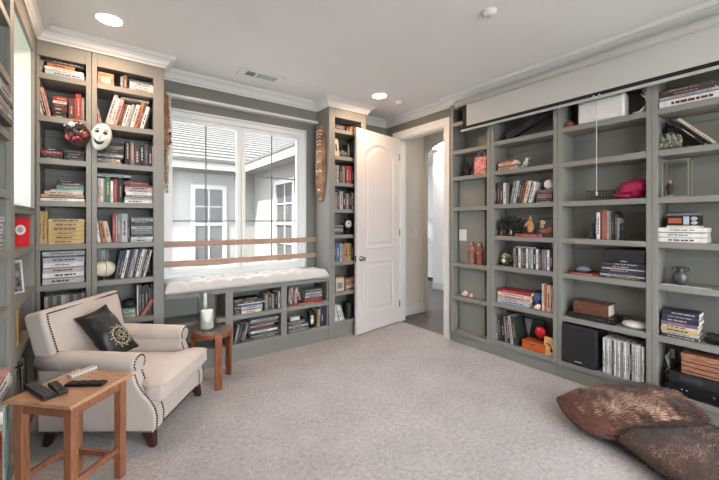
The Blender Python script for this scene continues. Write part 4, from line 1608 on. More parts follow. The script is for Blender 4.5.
MB().lathe([(.054, .165), (.055, .17), (.054, .185), (.02, .19), (.001, .192)], n=28, c=(0, .06, 0)).build('lid', BLACKP, t)

# left niche unit
t = thing('storage_box', 'red box with white round emblem on the left niche unit', 'box', LEFT.at(3.07, .034, 1.1886), rot=(0, 0, PI / 2 - R(40)))
REDM = mat('bright_red_card', (190, 26, 34), .45, .05, 12)
MB().box(-.054, .052, 0, .15, 0, .182).build('body', REDM, t, .003)
ring = Matrix.Translation((-.008, -.001, .105)) @ Matrix.Rotation(PI / 2, 4, 'X')
MB().lathe([(.016, 0), (.032, 0), (.032, .0012), (.016, .0012)], n=36, M=ring, smooth=False).build('white_ring', BOOKM['white'], t)
MB().lathe([(.0005, .0), (.016, 0), (.016, .0012), (.0005, .0012)], n=30, M=ring, smooth=False).build('grey_centre', BOOKM['charcoal'], t)
MB().lathe([(.007, .0013), (.010, .0013), (.010, .002), (.007, .002)], n=24, M=ring, smooth=False).build('centre_ring', BOOKM['pale grey'], t)
t = thing('framed_photo', 'white framed black and white photo on the left niche unit', 'picture', LEFT.at(3.02, .034, .9008), rot=(0, 0, PI / 2 - R(42)))
F2 = Matrix.Rotation(R(-6), 4, 'X')
MB().box(-.055, -.048, 0, .018, 0, .205, F2).box(.02, .029, 0, .018, 0, .205, F2).box(-.048, .02, 0, .018, 0, .01, F2).box(-.048, .02, 0, .018, .193, .205, F2).build('frame', BOOKM['white'], t, .002)
PHM = mat('black_white_photo', (150, 150, 150), .5, .3, 30, rgb2=(16, 16, 16))
MB().box(-.048, .02, .006, .012, .01, .193, F2).build('photo', PHM, t)

# bookcase beside the doorway
t = put(RIGHT, 465, .04, AT[2], 'gargoyle_figure', 'black winged figure on the shelf beside the doorway', 'figurine')
blob('body', BLACKM, [((0, .05, .045), (.035, .035, .045)), ((0, .045, .10), (.028, .026, .035)), ((0, .03, .135), (.02, .022, .02)), ((-.035, .02, .02), (.02, .03, .018)), ((.035, .02, .02), (.02, .03, .018)), ((0, .045, .012), (.05, .04, .012))], t)
for sx in (-1, 1):
    MB().prism([(0, .06), (sx * .03, .09), (sx * .06, .15), (sx * .052, .09), (sx * .06, .055), (sx * .035, .05)], 'y', .055, .062).build('wing', BLACKM, t)
    MB().tube([(sx * .01, .03, .15), (sx * .018, .03, .165), (sx * .014, .026, .176)], [.005, .004, .001], 6).build('horn', BLACKM, t)
t = put(RIGHT, 480.5, .03, AT[2], 'gift_bag', 'red and pink patterned gift bag on the shelf beside the doorway', 'bag')
BAGM = mat('red_pink_pattern', (222, 168, 160), .5, .2, 34, rgb2=(186, 44, 48))
g = MB()
g.rings([[(-.07, 0, 0), (.06, 0, 0), (.06, .05, 0), (-.07, .05, 0)], [(-.075, -.004, .10), (.065, -.004, .10), (.065, .054, .10), (-.075, .054, .10)], [(-.078, .012, .185), (.068, .012, .185), (.068, .038, .185), (-.078, .038, .185)]], True, True, False)
g.build('bag', BAGM, t)
for y in (.012, .038):
    MB().tube([(-.045, y, .18), (-.035, y, .225), (.0, y, .245), (.03, y, .225), (.038, y, .18)], .0025, 6).build('handle', BOOKM['white'], t)
sp = thing('wall_switch', 'white switch plate on the panel behind the robed figurines', 'switch', RIGHT.at(RIGHT.up(463.3, .0849), .0849, 1.19), rot=(0, 0, -PI / 2))
MB().box(-.055, .045, -.006, 0, -.06, .065).build('plate', WHITE, sp, .003)
for x in (-.028, .018):
    box('toggle', WHITE, x - .012, x + .012, -.010, -.006, -.03, .032, sp, .002)
ROBE = [mat('rose_robe', (150, 96, 84), .6, .12, 20), mat('red_brown_robe', (136, 72, 62), .6, .12, 20)]
HAIRM = mat('figurine_dark_hair', (56, 44, 40), .6, .1, 30)
SKINF = mat('figurine_face', (188, 146, 120), .5, .05, 20)
for px, hh, mm, lb in ((470.5, .235, 0, 'tall robed figurine holding its hands, left of the robed pair'), (478, .23, 1, 'tall robed figurine in reddish brown, right of the robed pair')):
    t = put(RIGHT, px, .035, AT[4], 'robed_figurine', lb, 'figurine')
    o = MB().lathe([(.001, 0), (.036, 0), (.037, .01), (.032, .07), (.029, .13), (.033, .165), (.03, .185), (.014, .197), (.011, .2)], n=20, c=(0, .03, 0)).build('robe', ROBE[mm], t)
    for sx in (-1, 1):
        MB().tube([(sx * .03, .03, .178), (sx * .036, .018, .14), (sx * .012, -.006, .125)], [.012, .013, .009], 8).build('sleeve', ROBE[mm], t)
    MB().ball((0, -.006, .124), (.011, .008, .009), 10, 8).build('hands', SKINF, t)
    MB().ball((0, .026, .213), (.0155, .0165, .019), 16, 12).build('head', SKINF, t)
    blob('hair', HAIRM, [((0, .034, .22), (.0185, .0175, .0185)), ((0, .04, .20), (.017, .012, .02))], t, .003)
t = put(RIGHT, 486, .05, AT[4], 'black_case', 'slim black case beside the robed figurines', 'case')
MB().box(-.014, .012, 0, .10, 0, .085).build('body', BLACKP, t, .003)
SHELLM = mat('pink_shell', (206, 158, 146), .5, .12, 40, rgb2=(224, 200, 188))
for px, s_, lb in ((463.5, 1.0, 'large pink seashell on the shelf beside the doorway'), (470.2, .7, 'small pink seashell right of the large one')):
    t = put(RIGHT, px, .03, AT[5], 'seashell', lb, 'shell')
    blob('shell', SHELLM, [((0, .03 * s_, .028 * s_), (.034 * s_, .028 * s_, .028 * s_)), ((.02 * s_, .025 * s_, .04 * s_), (.02 * s_, .02 * s_, .02 * s_)), ((-.028 * s_, .03 * s_, .018 * s_), (.02 * s_, .018 * s_, .017 * s_)), ((.006 * s_, .02 * s_, .055 * s_), (.01 * s_, .01 * s_, .012 * s_))], t, .004)
t = put(RIGHT, 486.3, .05, AT[5], 'drinking_glass', 'clear drinking glass on the shelf beside the doorway', 'glass')
MB().lathe([(.001, 0), (.026, 0), (.03, .09), (.028, .09), (.024, .006), (.001, .006)], n=20, c=(0, .03, 0)).build('tumbler', CLEAR, t)

# second bookcase
db = put(RIGHT, 507, .06, RT[0], 'shadow_slab', 'dark diagonal slab in place of the shadow behind the projector screen', 'case', tilt=R(-21))  # slab put in to imitate the shade behind the screen
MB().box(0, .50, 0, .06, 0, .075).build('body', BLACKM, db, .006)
MB().box(.2, .3, -.004, 0, .02, .055).build('slab_plate', BOOKM['charcoal'], db)
BIRDM = mat('pale_bird_glaze', (206, 202, 194), .45, .06, 24)
t = put(RIGHT, 523.5, .05, RT[1], 'bird_figurine', 'small pale bird figurine beside the short book stack', 'figurine')
blob('body', BIRDM, [((0, .04, .055), (.026, .024, .03), (0, 30, 0)), ((.012, .04, .09), (.016, .016, .017)), ((-.025, .04, .03), (.024, .012, .01), (0, -35, 0))], t, .003)
MB().lathe([(.009, 0), (.0005, .02)], n=8, M=Matrix.Translation((.026, .04, .09)) @ Matrix.Rotation(PI / 2, 4, 'Y')).build('beak', BIRDM, t)
for sx in (-1, 1):
    MB().tube([(.004, .04 + sx * .009, .04), (.006, .04 + sx * .009, .003), (.018, .04 + sx * .009, .002)], .003, 6).build('leg', BIRDM, t)
t = put(RIGHT, 547, .045, RT[2] + .1145, 'white_orb', 'round white lumpy orb sitting on the stack of dark cases', 'orb')
blob('orb', mat('white_plaster', (232, 230, 224), .7, .04, 30, .2, 60), [((0, .045, .048), (.046, .046, .046)), ((.02, .01, .06), (.012, .01, .012)), ((-.018, .008, .04), (.012, .01, .012)), ((.03, .02, .03), (.014, .01, .014))], t)
MB().lathe([(.022, 0), (.024, .004), (.018, .01)], n=16, c=(0, .045, 0)).build('foot', BOOKM['white'], t)
# dark plant-like sculpture
t = put(RIGHT, 508, .05, RT[3], 'twig_sculpture', 'tangled black leafy sculpture with small figures on the second bookcase', 'sculpture')
rnd = random.Random(11)
DKLEAF = mat('black_green_leaf', (50, 54, 48), .5, .3, 30)
MB().lathe([(.001, 0), (.075, 0), (.08, .01), (.06, .028), (.03, .04)], n=20, c=(0, .06, 0)).build('base', BLACKM, t)
tw = MB()
lf = MB()
for i in range(44):
    a = rnd.uniform(-1.45, 1.45)
    p = Vector((rnd.uniform(-.03, .03), .06, .03))
    pts = [p.copy()]
    d = Vector((math.sin(a), rnd.uniform(-.4, .3), math.cos(a))).normalized()
    for q in range(5):
        d = (d + Vector((rnd.uniform(-.45, .45), rnd.uniform(-.3, .3), rnd.uniform(-.35, .3)))).normalized()
        p = p + d * .032
        p.z = min(max(p.z, .012), .205)
        p.x = min(max(p.x, -.115), .105)
        p.y = min(max(p.y, .0), .14)
        pts.append(p.copy())
        for w_ in range(2):
            M = Matrix.Rotation(rnd.uniform(0, 6), 4, 'Z') @ Matrix.Rotation(rnd.uniform(-1, 1), 4, 'X')
            lf.ball(p + Vector((rnd.uniform(-.008, .008), rnd.uniform(-.01, .006), rnd.uniform(-.006, .006))), (.018, .010, .004), 6, 4, M)
    tw.tube(pts, [.005, .0045, .004, .003, .0025, .002], 5)
tw.build('branches', BLACKM, t)
o = lf.build('leaves', DKLEAF, t)
o['kind'] = 'stuff'
for i, (x, z) in enumerate(((-.07, .012), (-.035, .012), (.03, .012))):
    blob('small_figure', BOOKM[('rust', 'brown', 'pale grey')[i]], [((x, .0, .02), (.012, .01, .022)), ((x, -.002, .05), (.009, .009, .011)), ((x + .008, -.004, .03), (.006, .006, .014))], t, .003)
zb = SR('B', 3)
tb = zb.stack(514.5, 540, 'crimson:.026', name='under the wooden statuette', jit=0, w=.02)
t = put(RIGHT, 528, .045, tb, 'statuette', 'carved tan statuette standing on a crimson book', 'figurine')
STW = mat('tan_carving', (182, 134, 92), .5, .15, 30)
blob('body', STW, [((0, .04, .05), (.026, .022, .05)), ((0, .038, .095), (.024, .02, .028)), ((.004, .034, .135), (.016, .016, .019)), ((-.034, .03, .085), (.012, .01, .03), (0, 40, 0)), ((.03, .03, .075), (.011, .01, .034), (0, -15, 0)), ((0, .04, .16), (.012, .012, .012))], t, .003)
MB().lathe([(.04, 0), (.042, .004), (.036, .012)], n=20, c=(0, .04, 0)).build('plinth', BOOKM['dark green'], t)
t = put(RIGHT, 547, .05, RT[3], 'framed_painting', 'small dark framed picture with orange figures on the second bookcase', 'picture')
MB().box(-.085, .045, 0, .015, 0, .175, Matrix.Rotation(R(-7), 4, 'X')).build('frame', BLACKP, t, .003)
FM = Matrix.Rotation(R(-7), 4, 'X')
MB().box(-.078, .038, -.001, .001, .008, .167, FM).build('picture', mat('dark_painting', (44, 38, 36), .4, .3, 16), t)
MB().ball(FM @ Vector((-.045, -.002, .135)), (.026, .003, .022), 14, 8).ball(FM @ Vector((-.048, -.002, .10)), (.02, .003, .02), 14, 8).build('painted_face', BOOKM['tan'], t)
MB().ball(FM @ Vector((-.02, -.002, .055)), (.05, .003, .02), 14, 8).ball(FM @ Vector((.02, -.002, .07)), (.022, .003, .026), 14, 8).build('orange_patch', BOOKM['rust'], t)
GOLDL = mat('gold_green_leaf', (196, 184, 142), .45, .25, 34)
t = put(RIGHT, 504.5, .04, RT[4], 'flower_ornament', 'green and gold floral ornament left of the disc cases', 'ornament')
MB().lathe([(.001, 0), (.03, 0), (.034, .02), (.026, .06), (.02, .085), (.026, .1)], n=18, c=(0, .04, 0)).build('pot', DKLEAF, t)
lf = MB()
for i in range(34):
    a, e_ = rnd.uniform(0, 2 * PI), rnd.uniform(-.7, 1.2)
    c = Vector((.042 * math.cos(a) * math.cos(e_), .04 + .034 * math.sin(a) * math.cos(e_), .075 + .045 * math.sin(e_)))
    lf.ball(c, (.016, .009, .005), 8, 5, Matrix.Rotation(a, 4, 'Z') @ Matrix.Rotation(e_, 4, 'X'))
o = lf.build('leaves', GOLDL, t)
o['kind'] = 'stuff'
MB().ball((-.01, .0, .05), (.022, .012, .022), 12, 8).build('flower', BOOKM['cream'], t)
MB().tube([(0, .04, .09), (.006, .035, .13), (-.002, .03, .165)], [.004, .006, .002], 6).build('bud', DKLEAF, t)
t = put(RIGHT, 537, .07, RT[5], 'ball_vase', 'glossy blue round vase beside the upright books', 'vase')
MB().lathe([(.001, 0), (.03, 0), (.034, .006), (.022, .016), (.03, .032), (.056, .07), (.06, .095), (.05, .13), (.03, .148), (.018, .152)], n=28, c=(0, .05, 0)).build('body', mat('blue_glaze', (66, 84, 140), .15, .1, 12, spec=.7), t)
MB().lathe([(.018, .15), (.024, .158), (.022, .16), (.016, .152)], n=24, c=(0, .05, 0)).build('rim', BOOKM['navy'], t)
t = put(RIGHT, 536, .012, RT[5], 'seashell', 'whitish seashell in front of the blue vase', 'shell')
blob('shell', SHELLM, [((0, .025, .022), (.028, .024, .022)), ((.014, .022, .038), (.018, .016, .016)), ((-.02, .025, .012), (.016, .016, .012))], t, .004)
# lowest shelf, second bookcase
t = put(RIGHT, 537, .03, RT[6], 'keepsake_box', 'orange wooden box on the lowest shelf of second bookcase', 'box')
ORW = mat('orange_wood', (196, 96, 44), .35, .15, 16, rgb2=(160, 70, 30), stretch=(1, 8, 8), coat=.2)
MB().box(-.14, .07, -.005, .125, 0, .055).build('base', ORW, t, .004)
MB().box(-.143, .073, -.008, .128, .057, .078).build('lid', ORW, t, .006)
box('clasp', CHROME, -.045, -.025, -.011, -.008, .045, .07, t)
t = put(RIGHT, 526.5, .12, RT[6], 'leaning_board', 'dark board with a pale grey wedge behind the orange box', 'board')
MB().box(-.07, .14, .055, .08, 0, .25).build('board', BLACKM, t, .003)
MB().prism([(-.045, .245), (.03, .245), (-.005, .07)], 'y', .049, .055).build('wedge', BOOKM['grey'], t)
t = put(RIGHT, 540.5, .13, RT[6] + .080, 'red_knob_light', 'round red disc standing behind the orange box', 'ornament')
MB().lathe([(.001, -.012), (.05, -.012), (.055, 0), (.045, .014), (.001, .02)], n=28, M=Matrix.Translation((0, .0, .075)) @ Matrix.Rotation(PI / 2, 4, 'X')).build('disc', mat('red_gloss', (206, 40, 38), .25, .1, 10), t)
MB().box(-.03, .03, -.012, .018, -.002, .028).build('foot', BLACKP, t, .003)
t = put(RIGHT, 549.5, .03, RT[6], 'wooden_sign', 'tan board with a dark curved mark at the shelf end', 'board')
TANB = mat('tan_board', (210, 158, 96), .55, .12, 14)
Ml = Matrix.Rotation(R(-8), 4, 'X')
MB().box(-.055, .035, 0, .016, 0, .155, Ml).build('board', TANB, t, .002)
MB().tube([Ml @ Vector(p) for p in [(-.035, -.002, .10), (-.01, -.002, .095), (.012, -.002, .07), (.016, -.002, .035)]], .0045, 6).build('curved_mark', MDARK, t)
MB().tube([Ml @ Vector(p) for p in [(.0, -.002, .05), (.016, -.002, .033), (.03, -.002, .05)]], .0045, 6).build('arrow_tip', MDARK, t)

# third bookcase
CL = mat('rust_bowl', (150, 88, 62), .5, .15, 20)
t = put(RIGHT, 568, .04, RT[0], 'bowl', 'small rust coloured lidded bowl left of the white box', 'bowl')
MB().lathe([(.001, 0), (.022, 0), (.034, .018), (.038, .032), (.036, .034)], n=24, c=(0, .04, 0)).build('body', CL, t)
MB().lathe([(.037, .034), (.03, .048), (.012, .056), (.007, .064), (.001, .066)], n=24, c=(0, .04, 0)).build('lid', CL, t)
u0, u1 = RIGHT.up(577.5, .012), RIGHT.up(624, .012)
t = thing('white_box', 'large white box with rounded corners on top of third bookcase', 'box', RIGHT.at((u0 + u1) / 2, .012, RT[0] + .0006), rot=(0, 0, -PI / 2))
hw = (u1 - u0) / 2
MB().box(-hw, hw, 0, .17, 0, .178).build('body', LGREY, t, .018, 4)
MB().box(-hw * .97, hw * .97, .006, .164, .178, .19).build('lid', LGREY, t, .006)
u0 = RIGHT.up(627, .06)
t = thing('dark_plaque', 'dark upright plaque behind the white antler ornament', 'plaque', RIGHT.at(u0 + .05, .12, RT[0] + .0006), rot=(0, 0, -PI / 2))
MB().box(-.06, .06, 0, .02, 0, .19).build('panel', BLACKM, t, .003)
MB().box(-.045, .045, -.002, 0, .015, .175).build('inner_panel', BOOKM['charcoal'], t)
t = put(RIGHT, 641, .02, RT[0], 'antler_ornament', 'white curved antler ornament at the end of the top shelf', 'ornament')
b = MB()
b.tube([(-.055, .02, .012), (-.01, .02, .012), (.022, .02, .04), (.034, .02, .09), (.025, .02, .14), (.0, .02, .175)], [.006, .011, .014, .014, .011, .003], 10)
b.build('main_curve', BOOKM['white'], t)
MB().tube([(.03, .02, .11), (.01, .02, .125), (-.01, .02, .15)], [.009, .007, .002], 8).build('tine', BOOKM['white'], t)
MB().tube([(.028, .02, .13), (.036, .02, .155), (.034, .02, .18)], [.009, .006, .002], 8).build('tine', BOOKM['white'], t)
t = put(RIGHT, 637, .015, RT[1], 'paper', 'white folded paper on the second shelf of third bookcase', 'paper')
MB().box(-.065, .05, 0, .10, 0, .004).build('sheet', BOOKM['white'], t)
MB().prism([(-.063, .004), (.048, .004), (.048, .010), (.0, .0045)], 'y', .001, .099).build('fold', BOOKM['white'], t)
# wire basket
u0, u1 = RIGHT.up(586.5, .04), RIGHT.up(619, .04)
wb = thing('wire_basket', 'low dark wire basket left of the magenta skull', 'basket', RIGHT.at((u0 + u1) / 2, .04, RT[2] + .0006), rot=(0, 0, -PI / 2))
hw = (u1 - u0) / 2
WIRE = mat('dark_wire', (70, 62, 58), .4, .1, 30, metal=.7)
b = MB()
b.tube([(-hw, 0, .075), (hw, 0, .075), (hw, .1, .075), (-hw, .1, .075), (-hw, 0, .075)], .003, 6)
b.tube([(-hw, 0, .004), (hw, 0, .004), (hw, .1, .004), (-hw, .1, .004), (-hw, 0, .004)], .003, 6)
b.build('rim', WIRE, wb)
b = MB()
for i in range(12):
    x = -hw + 2 * hw * i / 11
    for y in (0, .1):
        b.tube([(x, y, .004), (x, y, .075)], .0016, 5)
for z in (.028, .052):
    b.tube([(-hw, 0, z), (hw, 0, z), (hw, .1, z), (-hw, .1, z), (-hw, 0, z)], .0016, 5)
b.build('wire_mesh', WIRE, wb)
# magenta skull
u0, u1 = RIGHT.up(613.5, .03), RIGHT.up(645.5, .03)
t = thing('skull', 'glossy magenta skull facing left on the third bookcase', 'skull', RIGHT.at((u0 + u1) / 2, .03, RT[2] + .0006), rot=(0, 0, -PI / 2))
SK = mat('magenta_gloss', (158, 20, 72), .28, .12, 12, spec=.6)
SKD = mat('magenta_dark_hollow', (74, 12, 36), .6, .1, 20)
blob('cranium', SK, [((.03, .08, .09), (.085, .065, .066)), ((-.03, .08, .085), (.06, .055, .055)), ((-.07, .08, .06), (.038, .042, .04)), ((-.085, .08, .03), (.035, .036, .026)), ((-.05, .08, .022), (.05, .044, .022)), ((.03, .08, .045), (.05, .05, .04)), ((-.045, .028, .062), (.03, .012, .012)), ((-.01, .03, .06), (.03, .012, .01))], t, .004)
MB().ball((-.066, .034, .082), (.026, .018, .022), 14, 10).build('eye_socket', SKD, t)
MB().ball((-.112, .075, .058), (.008, .016, .013), 12, 8).build('nose_hollow', SKD, t)
for i in range(6):
    MB().box(-.105 + i * .012, -.0945 + i * .012, .043, .05, .02, .038).build('tooth', SK, t)
# bookends
for px, lb in ((592, 'dark bookend left of the upright books, third bookcase'), (621, 'dark bookend right of the upright books, third bookcase')):
    t = put(RIGHT, px, .03, RT[3], 'bookend', lb, 'bookend')
    s_ = 1 if px < 600 else -1
    MB().box(-.014, .014, 0, .09, 0, .02).build('base', BLACKM, t, .003)
    blob('figure', BLACKM, [((0, .04, .045), (.013, .028, .034)), ((0, .03, .085), (.012, .018, .022)), ((0, .022, .115), (.011, .014, .015))], t, .003)
# red book with glass paperweight
s = SR('C', 4)
s.stack(569.5, 596.5, 'red:.016:.0:1', name='under the glass paperweight', jit=0, w=.02)
t = put(RIGHT, 581, .05, RT[4] + .0165, 'paperweight', 'grey glass dish shaped paperweight on the red book', 'paperweight')
MB().lathe([(.001, 0), (.05, 0), (.062, .012), (.06, .02), (.05, .034), (.03, .045), (.001, .049)], n=28, c=(0, .05, 0)).build('dome', mat('grey_glass', (120, 132, 136), .08, .1, 10, spec=.8), t)
MB().lathe([(.063, .010), (.066, .014), (.063, .018), (.06, .014)], n=28, c=(0, .05, 0)).build('rim', BLACKP, t)
u0, u1 = RIGHT.up(604.5, .02), RIGHT.up(645, .02)
t = thing('centre_speaker', 'long black speaker lying on the dark binders, third bookcase', 'speaker', RIGHT.at((u0 + u1) / 2, .02, zt + .0006), rot=(0, 0, -PI / 2))
hw = (u1 - u0) / 2
MB().box(-hw, hw, 0, .17, 0, .105).build('cabinet', BLACKP, t, .006)
MB().box(-hw + .006, hw - .006, -.008, 0, .005, .1).build('grille', BLACKM, t, .003)
MB().box(-.022, .022, -.0095, -.008, .010, .018).build('badge', BOOKM['pale grey'], t)
# dvd player with leather book
u0, u1 = RIGHT.up(568, .02), RIGHT.up(615, .02)
t = thing('disc_player', 'flat black disc player under the old brown leather book', 'disc player', RIGHT.at((u0 + u1) / 2, .015, RT[5] + .0006), rot=(0, 0, -PI / 2))
hw = (u1 - u0) / 2
MB().box(-hw, hw, 0, .2, .004, .042).build('body', BLACKP, t, .003)
MB().box(-hw + .02, -hw + .16, -.0015, 0, .018, .030).build('disc_tray', BLACKM, t)
MB().box(.04, .10, -.0012, 0, .018, .030).build('display', BOOKM['charcoal'], t)
MB().lathe([(.001, 0), (.006, 0), (.006, .003)], n=12, M=Matrix.Translation((.13, 0, .024)) @ Matrix.Rotation(PI / 2, 4, 'X')).build('power_button', CHROME, t)
LEATH = mat('brown_tooled_leather', (112, 70, 52), .45, .25, 45, .2, 120, rgb2=(78, 46, 36))
u0, u1 = RIGHT.up(573, .03), RIGHT.up(608, .03)
t = thing('book', 'thick old brown leather book lying on the black disc player', 'book', RIGHT.at((u0 + u1) / 2, .035, RT[5] + .0432), rot=(0, 0, -PI / 2))
hw = (u1 - u0) / 2
MB().box(-hw, hw, 0, .012, 0, .10).box(-hw, hw, .012, .16, 0, .008).box(-hw, hw, .012, .16, .092, .10).build('cover', LEATH, t, .003)
MB().box(-hw + .006, hw - .006, .012, .154, .008, .092).build('page_block', PAGES, t)
for x in (-.6, -.2, .2, .6):
    MB().box(hw * x - .004, hw * x + .004, -.005, 0, .004, .096).build('spine_rib', LEATH, t, .002)
MB().box(-hw * .16, hw * .16, -.0012, .0005, .03, .07).build('spine_title', BOOKM['brown'], t)
# white router and its cable
t = put(RIGHT, 632.5, .035, RT[5], 'router', 'white oval wireless router at the right end of shelf', 'router')
MB().lathe([(.001, 0), (.07, 0), (.084, .01), (.086, .02), (.078, .034), (.04, .045), (.001, .047)], n=36, M=Matrix.Translation((0, .075, 0)) @ Matrix.Diagonal((1.0, .85, 1, 1))).build('body', WHITE, t)
MB().lathe([(.01, .0465), (.018, .0472), (.018, .048), (.01, .0478)], n=24, c=(0, .075, 0)).build('logo_ring', BOOKM['pale grey'], t)
cb = MB().tube([(0, .15, .02), (-.03, .17, .03), (-.08, .18, .05), (-.15, .185, .055), (-.2, .19, .02), (-.22, .195, .006)], .0028, 6).build('cable', BLACKP, t)
# subwoofer
u0, u1 = RIGHT.up(561.8, .0), RIGHT.up(597.5, .0)
t = thing('subwoofer', 'big black subwoofer cabinet on the lowest shelf beside white magazines', 'speaker', RIGHT.at((u0 + u1) / 2, -.012, RT[6] + .0006), rot=(0, 0, -PI / 2))
hw = (u1 - u0) / 2
MB().box(-hw + .002, hw, .012, .235, .006, .325).build('cabinet', BLACKP, t, .006)
MB().box(-hw + .006, hw - .004, -.006, .012, .012, .318).build('grille', BLACKM, t, .005)
MB().box(-.026, .026, -.0075, -.006, .03, .038).build('badge', BOOKM['pale grey'], t)
for x in (-1, 1):
    for y in (.04, .2):
        MB().lathe([(.012, 0), (.013, .006)], n=12, c=(x * (hw - .04), y, 0)).build('foot', BLACKM, t)

# last bookcase
t = put(RIGHT, 671, .03, RT[1], 'figure_group', 'grey green cluster of small leafy figures left of leaning books', 'ornament')
GG = mat('grey_green_patina', (150, 156, 136), .55, .3, 40, .2, 80, rgb2=(84, 82, 70))
MB().box(-.075, .055, .0, .09, 0, .016).build('base', BOOKM['brown'], t, .005)
for x, h_ in ((-.055, .10), (-.025, .115), (.005, .105), (.035, .095)):
    blob('figure', GG, [((x, .04, .04), (.019, .02, .035)), ((x + .004, .036, h_ * .72), (.016, .016, .026)), ((x, .03, h_ * .95), (.011, .012, .014)), ((x + .014, .025, h_ * .6), (.008, .008, .022)), ((x - .012, .022, .03), (.011, .012, .02))], t, .0035)
lf = MB()
for i in range(26):
    lf.ball((rnd.uniform(-.075, .05), rnd.uniform(.0, .07), rnd.uniform(.02, .125)), (.011, .005, .004), 6, 4, Matrix.Rotation(rnd.uniform(0, 6), 4, 'Z') @ Matrix.Rotation(rnd.uniform(-1, 1), 4, 'X'))
o = lf.build('leaves', GG, t)
o['kind'] = 'stuff'
# glass lantern with figurine
u0, u1 = RIGHT.up(662.5, .03), RIGHT.up(688.5, .03)
t = thing('glass_case', 'silver framed glass display case on the last bookcase', 'display case', RIGHT.at((u0 + u1) / 2, .03, RT[2] + .0006), rot=(0, 0, -PI / 2))
hw = (u1 - u0) / 2
SILV = mat('silver_metal', (176, 172, 166), .3, .05, 20, metal=.8)
Hc = .255
b = MB()
for x in (-hw, hw):
    for y in (0, .11):
        b.box(x - .004, x + .004, y - .004, y + .004, 0, Hc)
for z in (.004, Hc):
    for y in (0, .11):
        b.box(-hw, hw, y - .004, y + .004, z - .004, z + .004)
    for x in (-hw, hw):
        b.box(x - .004, x + .004, 0, .11, z - .004, z + .004)
b.build('frame', SILV, t)
box('floor_plate', BLACKM, -hw + .004, hw - .004, .004, .106, .003, .008, t)
for nm, q in (('front', (-hw + .004, hw - .004, -.001, .001)), ('back', (-hw + .004, hw - .004, .109, .111))):
    box('glass_pane', CLEAR, *q, .008, Hc - .004, t)
t = put(RIGHT, 669.5, .07, RT[2] + .0085, 'small_figurine', 'small painted figurine standing inside the glass case', 'figurine')
blob('body', BOOKM['maroon'], [((0, .01, .035), (.018, .016, .035)), ((0, .01, .07), (.016, .014, .022)), ((-.018, .006, .06), (.007, .007, .022))], t, .003)
MB().ball((0, .008, .10), (.012, .012, .014), 12, 8).build('head', SKINF, t)
MB().lathe([(.022, 0), (.022, .006), (.018, .008)], n=16, c=(0, .01, 0)).build('base', BOOKM['white'], t)
# boxed set on white books
u0, u1 = RIGHT.up(666.5, .03), RIGHT.up(699.5, .03)
t = thing('boxed_set', 'black and red boxed set on top of the white books', 'box', RIGHT.at((u0 + u1) / 2, .03, zd + .0006), rot=(0, 0, -PI / 2))
hw = (u1 - u0) / 2
MB().box(-hw, hw, 0, .12, 0, .014).build('tray', BOOKM['cream'], t)
MB().box(-hw + .002, hw - .002, .001, .118, .014, .084).build('sleeve', BOOKM['black'], t, .002)
MB().box(-hw + .01, -hw * .05, -.0005, .001, .03, .066).build('red_print', BOOKM['rust'], t)
MB().box(hw * .05, hw * .4, -.0005, .001, .022, .076).build('pale_print', BOOKM['pale blue'], t)
MB().ball((hw * .68, .001, .062), (.018, .002, .014), 12, 8).ball((hw * .68, .001, .034), (.018, .002, .012), 12, 8).build('white_print', BOOKM['pale grey'], t)
MB().box(-hw, hw, 0, .12, .084, .094).build('lid', BOOKM['grey'], t, .002)
# grey vase
PEW = mat('pewter_glaze', (84, 84, 84), .3, .25, 14, metal=.3)
t = put(RIGHT, 679, .045, RT[4], 'vase', 'small pewter grey vase with flared neck on last bookcase', 'vase')
MB().lathe([(.001, 0), (.03, 0), (.034, .004), (.044, .03), (.046, .055), (.04, .078), (.025, .094), (.021, .106), (.03, .122), (.034, .126), (.03, .124), (.018, .106), (.018, .1)], n=32, c=(0, .045, 0)).build('body', PEW, t)
MB().tube([(.035, .045, .122), (.043, .045, .112), (.036, .045, .094)], .004, 6).build('handle', PEW, t)
MB().tube([(-.035, .045, .122), (-.043, .045, .112), (-.036, .045, .094)], .004, 6).build('handle', PEW, t)
t = put(RIGHT, 686, .005, RT[4], 'paper', 'flat white paper strip in front of the pewter vase', 'paper')
MB().box(-.13, .12, 0, .035, 0, .0015).build('sheet', BOOKM['white'], t)
MB().box(-.13, -.06, .004, .031, .0015, .003).build('fold', BOOKM['cream'], t)
t = put(RIGHT, 720, .02, RT[5], 'black_device', 'rounded black device at the right edge of the photo', 'device')
MB().lathe([(.028, -.07), (.036, -.06), (.036, .06), (.028, .07)], n=20, M=Matrix.Translation((0, .05, .036)) @ Matrix.Rotation(PI / 2, 4, 'Y')).build('body', BLACKP, t)
for x in (-.035, 0, .035):
    MB().lathe([(.0362, -.003), (.0375, 0), (.0362, .003)], n=20, M=Matrix.Translation((x, .05, .036)) @ Matrix.Rotation(PI / 2, 4, 'Y')).build('ridge', BLACKM, t)
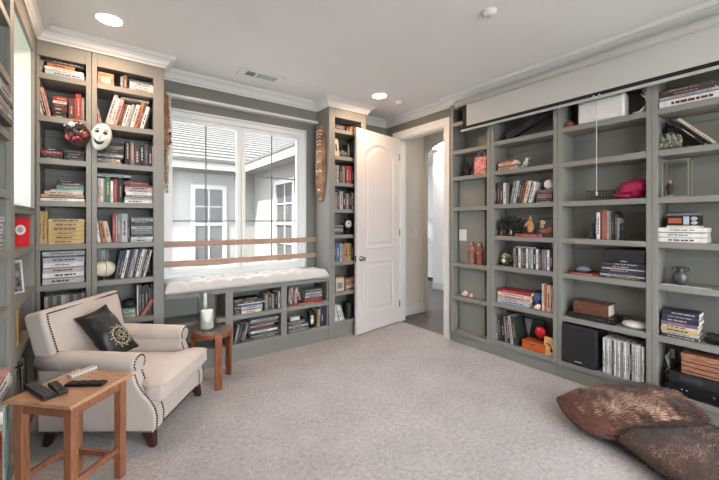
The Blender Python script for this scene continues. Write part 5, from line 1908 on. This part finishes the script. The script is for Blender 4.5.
# AV receiver with a wooden chest on it
u0 = RIGHT.up(668.5, -.005)
Wr = .44
t = thing('av_receiver', 'black audio receiver on the lowest shelf at far right', 'receiver', RIGHT.at(u0 + Wr / 2, -.005, RT[6] + .0006), rot=(0, 0, -PI / 2))
MB().box(-Wr / 2, Wr / 2, .006, .235, .012, .16).build('body', BLACKP, t, .003)
MB().box(-Wr / 2, Wr / 2, 0, .006, .012, .092).build('lower_front', BLACKP, t, .002)
MB().box(-Wr / 2, Wr / 2, -.003, .006, .096, .16).build('upper_front', BLACKM, t, .002)
for x, r in ((-.15, .006), (-.125, .006), (.0, .012), (.04, .006), (.06, .006), (.08, .006), (.16, .03)):
    MB().lathe([(.0005, .014), (r * .92, .014), (r, .011), (r, 0)], n=20, M=Matrix.Translation((x, 0, .055)) @ Matrix.Rotation(PI / 2, 4, 'X')).build('knob', CHROME if r < .01 else BLACKP, t)
MB().box(-.16, -.05, -.0042, -.003, .115, .145).build('display', BOOKM['charcoal'], t)
for x in (-.18, .18):
    for y in (.03, .2):
        MB().lathe([(.016, 0), (.018, .012)], n=12, c=(x, y, 0)).build('foot', BLACKM, t)
AMB = mat('amber_wood', (178, 128, 102), .4, .2, 20, rgb2=(112, 70, 54), stretch=(1, 10, 10))
u1 = RIGHT.up(681.5, .03)
t = thing('wooden_chest', 'amber striped wooden chest standing on the black receiver', 'box', RIGHT.at(u1 + .17, .02, RT[6] + .1614), rot=(0, 0, -PI / 2))
MB().box(-.17, .17, 0, .19, 0, .10).build('body', AMB, t, .003)
MB().box(-.172, .172, -.002, .192, .103, .135).build('lid', AMB, t, .003)
for z in (.018, .05, .082):
    MB().box(-.17, .17, -.0025, 0, z - .003, z + .003).build('dark_band', DKWOOD, t)
MB().lathe([(.014, 0), (.02, 0), (.02, .006), (.014, .006)], n=20, M=Matrix.Translation((.10, -.001, .055)) @ Matrix.Rotation(PI / 2, 4, 'X')).build('ring_clasp', BLACKP, t)
t = put(RIGHT, 662, .06, RT[6], 'cable', 'pale cables looping beside the black receiver', 'cable')
for k in range(3):
    MB().tube([(-.0 + k * .012, .09, .02 + .0), (.018 - k * .01, .06, .08 + k * .03), (.03, .05, .15), (.0 + k * .014, .08, .21 + k * .01), (.035, .11, .25)], .0035, 6).build('strand', WHITE if k < 2 else BOOKM['grey'], t)
MB().box(.02, .05, .1, .13, .2, .26).build('plug', WHITE, t, .004)

# ------------------------------------------------------------------ view
scene.view_settings.view_transform = 'Standard'
scene.view_settings.look = 'None'
scene.view_settings.gamma = 1
scene.view_settings.use_curve_mapping = False
scene.view_settings.exposure = 0.98
